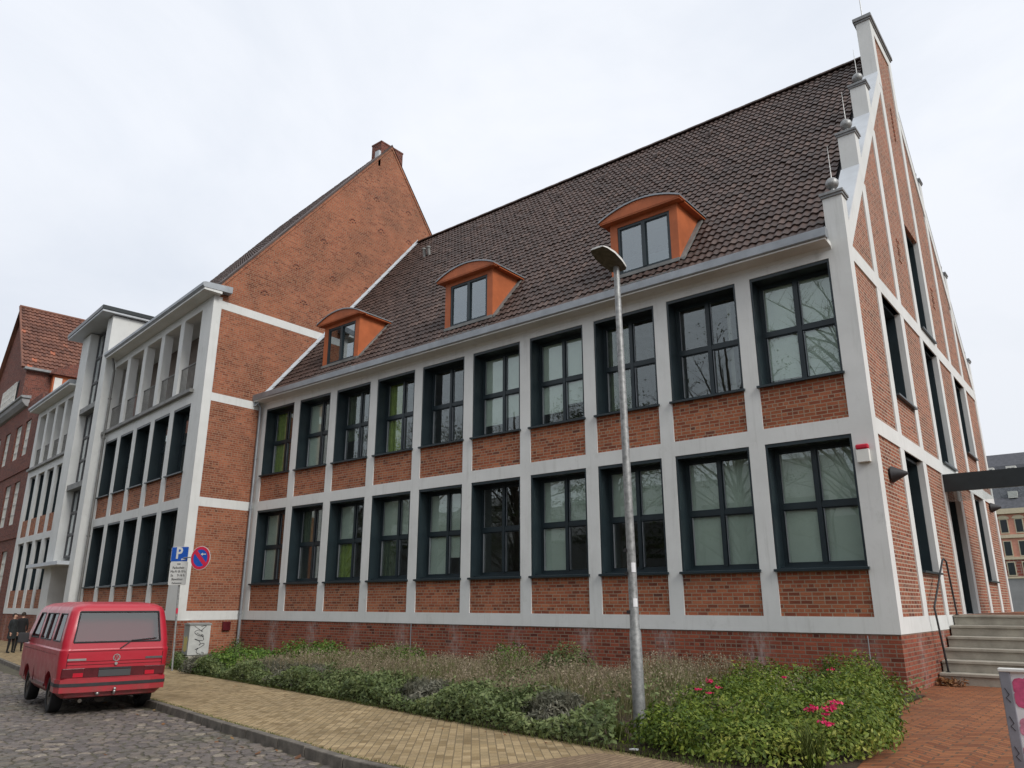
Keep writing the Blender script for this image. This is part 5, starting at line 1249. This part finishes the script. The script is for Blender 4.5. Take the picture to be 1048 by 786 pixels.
# bumper
bm_ = MB(); path = [(.9, .90), (.25, .925), (.02, .86), (-.04, .60), (-.06, 0), (-.04, -.60), (.02, -.86), (.25, -.925), (.9, -.90)]
def strip(path, z0, z1, out, m, th=.10):
    n = len(path)
    for (a, b) in zip(path, path[1:]):
        d_ = Vector((b[0] - a[0], b[1] - a[1])).normalized(); 
    P = []
    for i, p in enumerate(path):
        a = path[max(i - 1, 0)]; b = path[min(i + 1, n - 1)]; d_ = Vector((b[0] - a[0], b[1] - a[1])).normalized(); nn = Vector((-d_.y, d_.x)); nn = -nn if nn.x > 0 and i in range(1, n - 1) else nn
        if i == 0: nn = Vector((0, 1))
        if i == n - 1: nn = Vector((0, -1))
        P.append((Vector(p) + nn * out, Vector(p) + nn * (out - th)))
    for (o0, i0), (o1, i1) in zip(P, P[1:]):
        m.poly([(o0.x, o0.y, z0), (o1.x, o1.y, z0), (o1.x, o1.y, z1), (o0.x, o0.y, z1)]); m.poly([(o0.x, o0.y, z1), (o1.x, o1.y, z1), (i1.x, i1.y, z1), (i0.x, i0.y, z1)]); m.poly([(o0.x, o0.y, z0), (o1.x, o1.y, z0), (i1.x, i1.y, z0), (i0.x, i0.y, z0)])
    for o0, i0 in (P[0], P[-1]): m.poly([(o0.x, o0.y, z0), (i0.x, i0.y, z0), (i0.x, i0.y, z1), (o0.x, o0.y, z1)])
    return m
path2 = [(.62, .89), (.25, .905), (.06, .86), (.0, .60), (-.015, 0), (.0, -.60), (.06, -.86), (.25, -.905), (.62, -.89)]
strip(path2, .40, .62, .02, bm_); bp = bm_.build('rear_bumper', 'van_red_paint', van)
bs = MB(); strip(path2, .50, .555, .030, bs, .03); bs.build('bumper_strip', 'black_plastic', bp)
lw = MB(); strip([(.45, .80), (.14, .76), (.08, .5), (.07, 0), (.08, -.5), (.14, -.76), (.45, -.80)], .32, .41, .0, lw, .1); lw.build('rear_valance', 'van_red_paint', van)
th_ = MB(); th_.tube([(.25, .0, .36), (-.06, .0, .36), (-.08, 0, .42)], .02, 8); th_.lathe([(.0, -.028), (.02, -.02), (.028, 0), (.02, .02), (0, .028)], (-.08, 0, .44), 12); th_.tube([(.2, .26, .37), (-.02, .26, .37)], .03, 8); th_.build('tow_hitch', 'chrome', van, smooth=True)
ex = MB(); ex.tube([(.9, .48, .27), (.12, .50, .25)], .033, 10); ex.tube([(.9, .1, .27), (.5, .1, .27)], .10, 12); ex.build('exhaust', 'wheel_steel', van, smooth=True, auto=40)
un = MB(); un.box(.5, 4.2, -.62, .62, .25, .42); un.build('underbody', 'black_plastic', van)
fb = MB(); fb.box(4.30, 4.60, -.88, .88, .40, .60); fb.build('front_bumper', 'van_red_paint', van, bevel=.03)
sc_ = MB()
for s_ in (-1, 1):
    y0, y1 = sorted((s_ * .878, s_ * .905)); sc_.box(1.42, 3.02, y0, y1, .42, .47); y0, y1 = sorted((s_ * .915, s_ * .925)); sc_.box(.4, 4.1, y0, y1, 1.02, 1.034)
sc_.build('side_trim', 'tail_dark_red', van)
dl = MB()
for x in (1.26, 2.62, 3.72): dl.box(x, x + .008, .9, .9175, .45, 1.02); dl.box(x, x + .008, -.9175, -.9, .45, 1.02)
dl.build('door_seam', 'tail_dark_red', van)
mr = MB()
for s_ in (-1, 1): mr.box(3.72, 3.80, *sorted((s_ * .93, s_ * 1.12)), 1.12, 1.32); mr.tube([(3.76, s_ * .86, 1.15), (3.76, s_ * .96, 1.18)], .015, 6)
mr.build('wing_mirror', 'black_plastic', van, bevel=.02)
for ax in (AXR, AXF):
    for s_ in (-1, 1):
        w = MB(); yc = s_ * .76; r_ = .325; hw = .095
        w.lathe([(.20, -hw), (.27, -hw - .008), (.31, -hw), (.325, -hw + .025), (.328, 0), (.325, hw - .025), (.31, hw), (.27, hw + .008), (.20, hw)], (ax, yc, .325), 30, 'y'); wt = w.build('wheel', 'rubber', van, smooth=True, auto=35)
        rm = MB(); o_ = s_ * hw
        rm.lathe([(.205, -hw * .9), (.205, hw * .9)], (ax, yc, .325), 24, 'y'); rm.lathe([(.205, o_ * .9), (.185, o_ * .7), (.16, o_ * .35), (.10, o_ * .55), (.055, o_ * .8), (.05, o_ * 1.05), (0, o_ * 1.05)], (ax, yc, .325), 24, 'y'); rm.build('rim', 'wheel_steel', wt, smooth=True, auto=35)

# ------------------------------------------------------------------ PEOPLE BY THE VAN
def person(name, label, x, y, rz, coat, seed, h=1.70):
    z = gz(x); t = thing(name, label, 'person', (x, y, z), rz, local=True)
    J = {'pelvis': (0, 0, .92, .145, .11), 'waist': (0, 0, 1.08, .125, .095), 'chest': (0, 0, 1.30, .16, .115), 'neckb': (0, 0, 1.44, .075, .065), 'neck': (0, .01, 1.50, .05, .05), 'head': (0, .02, 1.60, .078, .092), 'crown': (0, .015, 1.665, .07, .08),
         'hipl': (.09, 0, .86, .095, .095), 'kneel': (.10, .03, .49, .060, .060), 'anklel': (.115, .0, .10, .040, .040), 'heell': (.115, -.03, .045, .038, .035), 'toel': (.125, .14, .03, .040, .026),
         'hipr': (-.09, 0, .86, .095, .095), 'kneer': (-.11, .05, .49, .060, .060), 'ankler': (-.14, .03, .10, .040, .040), 'heelr': (-.14, .0, .045, .038, .035), 'toer': (-.155, .17, .03, .040, .026),
         'shl': (.17, 0, 1.385, .065, .065), 'ell': (.225, -.01, 1.12, .045, .045), 'wrl': (.21, .07, .90, .028, .028), 'hal': (.20, .10, .84, .036, .02),
         'shr': (-.17, 0, 1.385, .065, .065), 'elr': (-.225, -.01, 1.12, .045, .045), 'wrr': (-.21, .07, .90, .028, .028), 'har': (-.20, .10, .84, .036, .02)}
    Ed = [('pelvis', 'waist'), ('waist', 'chest'), ('chest', 'neckb'), ('neckb', 'neck'), ('neck', 'head'), ('head', 'crown'), ('pelvis', 'hipl'), ('hipl', 'kneel'), ('kneel', 'anklel'), ('anklel', 'heell'), ('heell', 'toel'), ('pelvis', 'hipr'), ('hipr', 'kneer'), ('kneer', 'ankler'), ('ankler', 'heelr'), ('heelr', 'toer'),
          ('chest', 'shl'), ('shl', 'ell'), ('ell', 'wrl'), ('wrl', 'hal'), ('chest', 'shr'), ('shr', 'elr'), ('elr', 'wrr'), ('wrr', 'har')]
    fing = {}
    for sd_, hx in (('l', .20), ('r', -.20)):
        for k in range(4):
            a = f'f{sd_}{k}'; o = (k - 1.5) * .019; ln = (.062, .075, .07, .055)[k]
            J[a + 'a'] = (hx + (.004 if hx > 0 else -.004), .105 + o, .80, .009, .009); J[a + 'b'] = (hx, .110 + o, .80 - ln * .6, .008, .008); J[a + 'c'] = (hx * .96, .112 + o, .80 - ln, .007, .007); Ed += [('ha' + sd_, a + 'a'), (a + 'a', a + 'b'), (a + 'b', a + 'c')]
        a = f't{sd_}'; J[a + 'a'] = (hx * .93, .145, .845, .011, .010); J[a + 'b'] = (hx * .92, .155, .805, .009, .009); Ed += [('ha' + sd_, a + 'a'), (a + 'a', a + 'b')]
    names_ = list(J); me = bpy.data.meshes.new('body'); s_ = h / 1.74
    me.from_pydata([Vector(J[n_][:3]) * s_ for n_ in names_], [(names_.index(a), names_.index(b)) for a, b in Ed], [])
    o = bpy.data.objects.new('body', me); COL.objects.link(o); md = o.modifiers.new('s', 'SKIN'); sv = me.skin_vertices[0].data
    for i, n_ in enumerate(names_): sv[i].radius = (J[n_][3] * s_, J[n_][4] * s_); sv[i].use_root = (n_ == 'pelvis')
    md.use_smooth_shade = True; ss = o.modifiers.new('u', 'SUBSURF'); ss.levels = 2; ss.render_levels = 2
    dg = bpy.context.evaluated_depsgraph_get(); dg.update(); mm_ = bpy.data.meshes.new_from_object(o.evaluated_get(dg)); o.modifiers.clear(); o.data = mm_; o.parent = t
    mm_.materials.clear()
    for k in ('skin', 'trousers_black', coat): mm_.materials.append(MAT[k])
    for p in mm_.polygons:
        c = p.center / s_; p.material_index = 0 if (c.z > 1.47 or (c.z < .885 and abs(c.x) > .165 and c.z > .7)) else (1 if c.z < .9 else 2)
    # coat with flared skirt
    m = MB(); prof_ = [(.62, .20, .17), (.80, .19, .155), (.95, .175, .14), (1.08, .15, .12), (1.28, .185, .135), (1.40, .17, .115), (1.45, .09, .08)]
    for (z0, a0, b0), (z1, a1, b1) in zip(prof_, prof_[1:]):
        for k in range(20):
            u, v = 2 * math.pi * k / 20, 2 * math.pi * (k + 1) / 20; f = lambda z_, a_, b_, w_: (a_ * math.cos(w_) * s_, b_ * math.sin(w_) * s_, z_ * s_); m.poly([f(z0, a0, b0, u), f(z0, a0, b0, v), f(z1, a1, b1, v), f(z1, a1, b1, u)])
    m.build('coat', coat, t, smooth=True)
    hm = MB(); hd = []
    for i in range(9):
        p = math.pi * .62 * i / 8; hd.append((math.sin(p) * .098, math.cos(p) * .115))
    for (ra, za), (rb_, zb_) in zip(hd, hd[1:]):
        for k in range(20):
            u, v = 2 * math.pi * k / 20, 2 * math.pi * (k + 1) / 20
            def f(r_, z_, w_):
                yy = math.sin(w_) * r_ * 1.08; 
                if yy > .0 and z_ < .045: yy *= .35
                return (math.cos(w_) * r_ * s_, (yy - .005) * s_, (1.615 + z_) * s_)
            q = [f(ra, za, u), f(ra, za, v), f(rb_, zb_, v), f(rb_, zb_, u)]; m2 = q if ra > 1e-5 else [q[0], q[2], q[3]]; hm.poly(m2)
    hm.build('hair', 'hair_dark', t, smooth=True)
    fc = MB(); fc.prism([(-.012, 1.575), (.012, 1.575), (.004, 1.615), (-.004, 1.615)], 'y', .095, .128); 
    fc.v = [tuple(c * s_ for c in v) for v in fc.v]; fc.build('nose', 'skin', t, smooth=True)
    ey = MB()
    for sx_ in (-.032, .032): ey.lathe([(0, .0), (.010, .004), (0, .012)], (sx_, .100, 1.615), 8, 'y')
    ey.box(-.025, .025, .098, .106, 1.553, 1.560); ey.v = [tuple(c * s_ for c in v) for v in ey.v]; ey.build('face_features', 'hair_dark', t)
    return t
PX1, PY1 = -35.3, -3.5
person('person', 'person in dark coat at the left edge of the photo, farther from the red van', PX1, PY1, R(-60), 'coat_dark', 1, 1.68)
person('person', 'second person in black, beside the first and nearest to the front of the red van', -36.2, -2.85, R(60), 'trousers_black', 2, 1.72)

# ------------------------------------------------------------------ BACKGROUND RIGHT
K = 1.85
pk = thing('pink_town_house', 'distant pink and cream town house with arched windows, seen under the canopy', 'building', (-16, 143.7, 0))
px0, px1, py = -60.0, 30.0, 143.7
fx = lambda u, v: 0
wxs = [(-13.98 + 2.27 * k * 1.0) for k in range(-14, 18)]
m = MB(); m.box(px0, px1, py + .02, py + 14, 0, 6.3, skip='b'); m.build('ground_floor', 'grey_render', pk)
m = MB(); m.box(px0, px1, py, py + 14, 6.3, 9.4, skip='b'); m.build('brick_storey', 'pink_brick', pk)
m = MB(); m.box(px0, px1, py, py + 14, 9.4, 17.2, skip='b'); m.build('upper_wall', 'old_stucco_pink', pk)
m = MB()
for z, h_, o_ in ((6.1, .3, .15), (9.3, .45, .25), (13.0, .6, .3), (17.2, .9, .6)): m.box(px0 - .1, px1 + .1, py - o_, py + .01, z, z + h_)
m.build('cornice', 'cream_trim', pk)
for x in wxs:
    for (za, zb_, arch) in ((14.0, 16.2, 1), (10.0, 12.4, 0), (6.7, 8.8, 0)):
        f_ = MB(); f_.box(x - .66, x + .66, py - .12, py - .002, za - .2, zb_ + .15)
        if arch: f_.prism([(x + .95 * math.cos(a), zb_ + .15 + .6 * math.sin(a)) for a in [math.pi * k / 10 for k in range(11)]], 'y', py - .2, py - .003)
        fo = f_.build('window', 'cream_trim', pk); MB().box(x - .5, x + .5, py - .16, py - .125, za, zb_).build('pane', 'dark_beam', fo)
        if arch: MB().box(x - .5, x - .46 + .5, py - .17, py - .161, zb_ - .6, zb_ - .55)
m = MB(); m.prism([(py - .5, 18.1), (py + 7, 25.5), (py + 14.5, 18.1)], 'x', px0, px1); rfp = m.build('roof', 'slate', pk)
for x in (-21, -12.0, -3): MB().box(x - .7, x + .7, py + 1.2, py + 3, 20.1, 21.3).build('skylight', 'window_white', rfp)
m = MB(); 
for a, b, c, d_ in ((-300, 165, 300, 215), (-300, 215, 300, 420)):
    z0, z1 = (0, 22) if b == 165 else (22, 26); m.poly([(a, b, z0 - .5), (c, b, z0 - .5), (c, d_, z1 - .5), (a, d_, z1 - .5)])
structure('hillside', m, 'far_grass')
sh_ = thing('slate_roofed_house', 'large house with dark slate mansard roof and white dormer windows, above the canopy', 'building', (-20, 220, 21))
m = MB(); m.box(-45, 12, 220, 236, 20, 31); m.build('wall', 'grey_render', sh_)
m = MB(); m.prism([(219.5, 31), (221.5, 37.5), (226, 41.3), (231, 41.3), (237, 31)], 'x', -45, -14); m.prism([(219.7, 30.5), (221.7, 37), (226, 41.9), (231, 41.9), (237, 30.5)], 'x', -13.9, 12); m.build('roof', 'slate', sh_)
for x in (-29, -23.6, -18.6, -8, -3): 
    dd = MB(); dd.box(x - 1.1, x + 1.1, 219.0, 222, 34.2, 36.9); do = dd.build('dormer', 'window_white', sh_)
    q_ = MB(); q_.box(x - .8, x - .1, 218.95, 218.99, 34.5, 36.4); q_.box(x + .1, x + .8, 218.95, 218.99, 34.5, 36.4); q_.build('pane', 'slate', do)
MB().box(-4.5, -3.5, 227, 228, 41.9, 44).build('chimney', 'old_brick', sh_)
def tree(x, y, z, h, rc_, label, seed, leaf=.35, n=9000, mat='tree_leaf'):
    t = thing('broadleaf_tree', label, 'tree', (x, y, z)); rr_ = random.Random(seed); m = MB()
    m.tube([(x, y, z), (x + .2, y, z + h * .4), (x - .1, y + .2, z + h * .85)], [h * .03, h * .022, h * .006], 8); cl = []
    for k in range(14):
        a = rr_.uniform(0, 6.28); e_ = rr_.uniform(.2, 1); p = (x + rc_ * .8 * math.cos(a) * e_, y + rc_ * .8 * math.sin(a) * e_, z + h * rr_.uniform(.5, .92)); m.tube([(x, y, z + h * rr_.uniform(.3, .5)), p], [h * .010, h * .003], 5); cl.append(leaves(p, n // 14, rc_ * .42, rc_ * .42, rc_ * .40, leaf, shell=.2, seed=seed * 50 + k, base=-rc_ * .3))
    m.build('trunk', 'brown_bark', t); quads('crown', cl, mat, t); return t
tree(-9.5, 160, 0, 26, 6, 'leafy green tree in front of the slate roof above the canopy', 3, .5, 12000, 'tree_leaf')

# trees seen as reflections in the panes, and houses added to tone those reflections
ml_ = []; tk = MB(); rr_ = random.Random(8)
for (x, y, h_, rc_, dens) in ((-88, -36, 19, 8, 3200), (-74, -34, 20, 8, 3200), (-60, -33, 19, 7.5, 3400), (-48, -34, 20, 7.5, 3400), (-37, -33, 19, 7, 3400), (-27, -33, 18, 6.5, 2800), (-17.5, -34, 22, 6.5, 300), (-9, -33, 27, 7, 0), (0, -34, 28, 7, 0), (9, -33, 27, 7, 0), (19, -35, 22, 6, 0)):
    tk.tube([(x, y, 0), (x + .2, y, h_ * .45), (x, y + .2, h_ * .95)], [.34, .24, .05], 7)
    for k in range(44 if dens else 80):
        a = rr_.uniform(0, 6.28); e_ = rr_.uniform(.3, 1); z0 = h_ * rr_.uniform(.15, .72); p = Vector((x + rc_ * e_ * math.cos(a), y + rc_ * e_ * math.sin(a), min(h_, z0 + rr_.uniform(1.5, 5)))); s0 = Vector((x, y, z0)); mid = (s0 + p) / 2 + Vector((rr_.uniform(-.5, .5), rr_.uniform(-.5, .5), .4))
        tk.tube([s0, mid, p], [.11, .06, .02], 4, cap=False)
        for q in range(5 if dens else 11):
            b = mid.lerp(p, rr_.random()); e2 = b + Vector((rr_.uniform(-1.4, 1.4), rr_.uniform(-1.4, 1.4), rr_.uniform(.1, 1.5))); tk.tube([b, e2], [.025, .008], 3, cap=False)
        if dens: ml_.append(leaves(tuple(p), dens * 6 // 44, rc_ * .35, rc_ * .35, rc_ * .3, .13, shell=.1, seed=rr_.randrange(10 ** 6), base=-1))
hb = MB()
for k in range(16):
    x = -150 + k * 10.5; hgt_ = 7.5 + 2.2 * ((k * 7) % 5) / 4; hb.box(x, x + 10.3, -52, -42, -1, hgt_); hb.prism([(-42, hgt_), (-52, hgt_), (-47, hgt_ + 4)], 'x', x, x + 10.3)
tag(hb.build('reflection_houses', 'grey_render', None), 'pale unseen houses added across the street to tone the pane reflections', 'houses', kind='stuff')
o = tk.build('street_tree_branches', 'brown_bark', None, merge=False); tag(o, 'bare trunks and branches of the trees across the street, mirrored in the windows', 'trees', kind='stuff')
tag(quads('street_tree_foliage', ml_, 'tree_leaf'), 'foliage of the trees across the street, mirrored in the windows', 'foliage', kind='stuff')
clean_local()
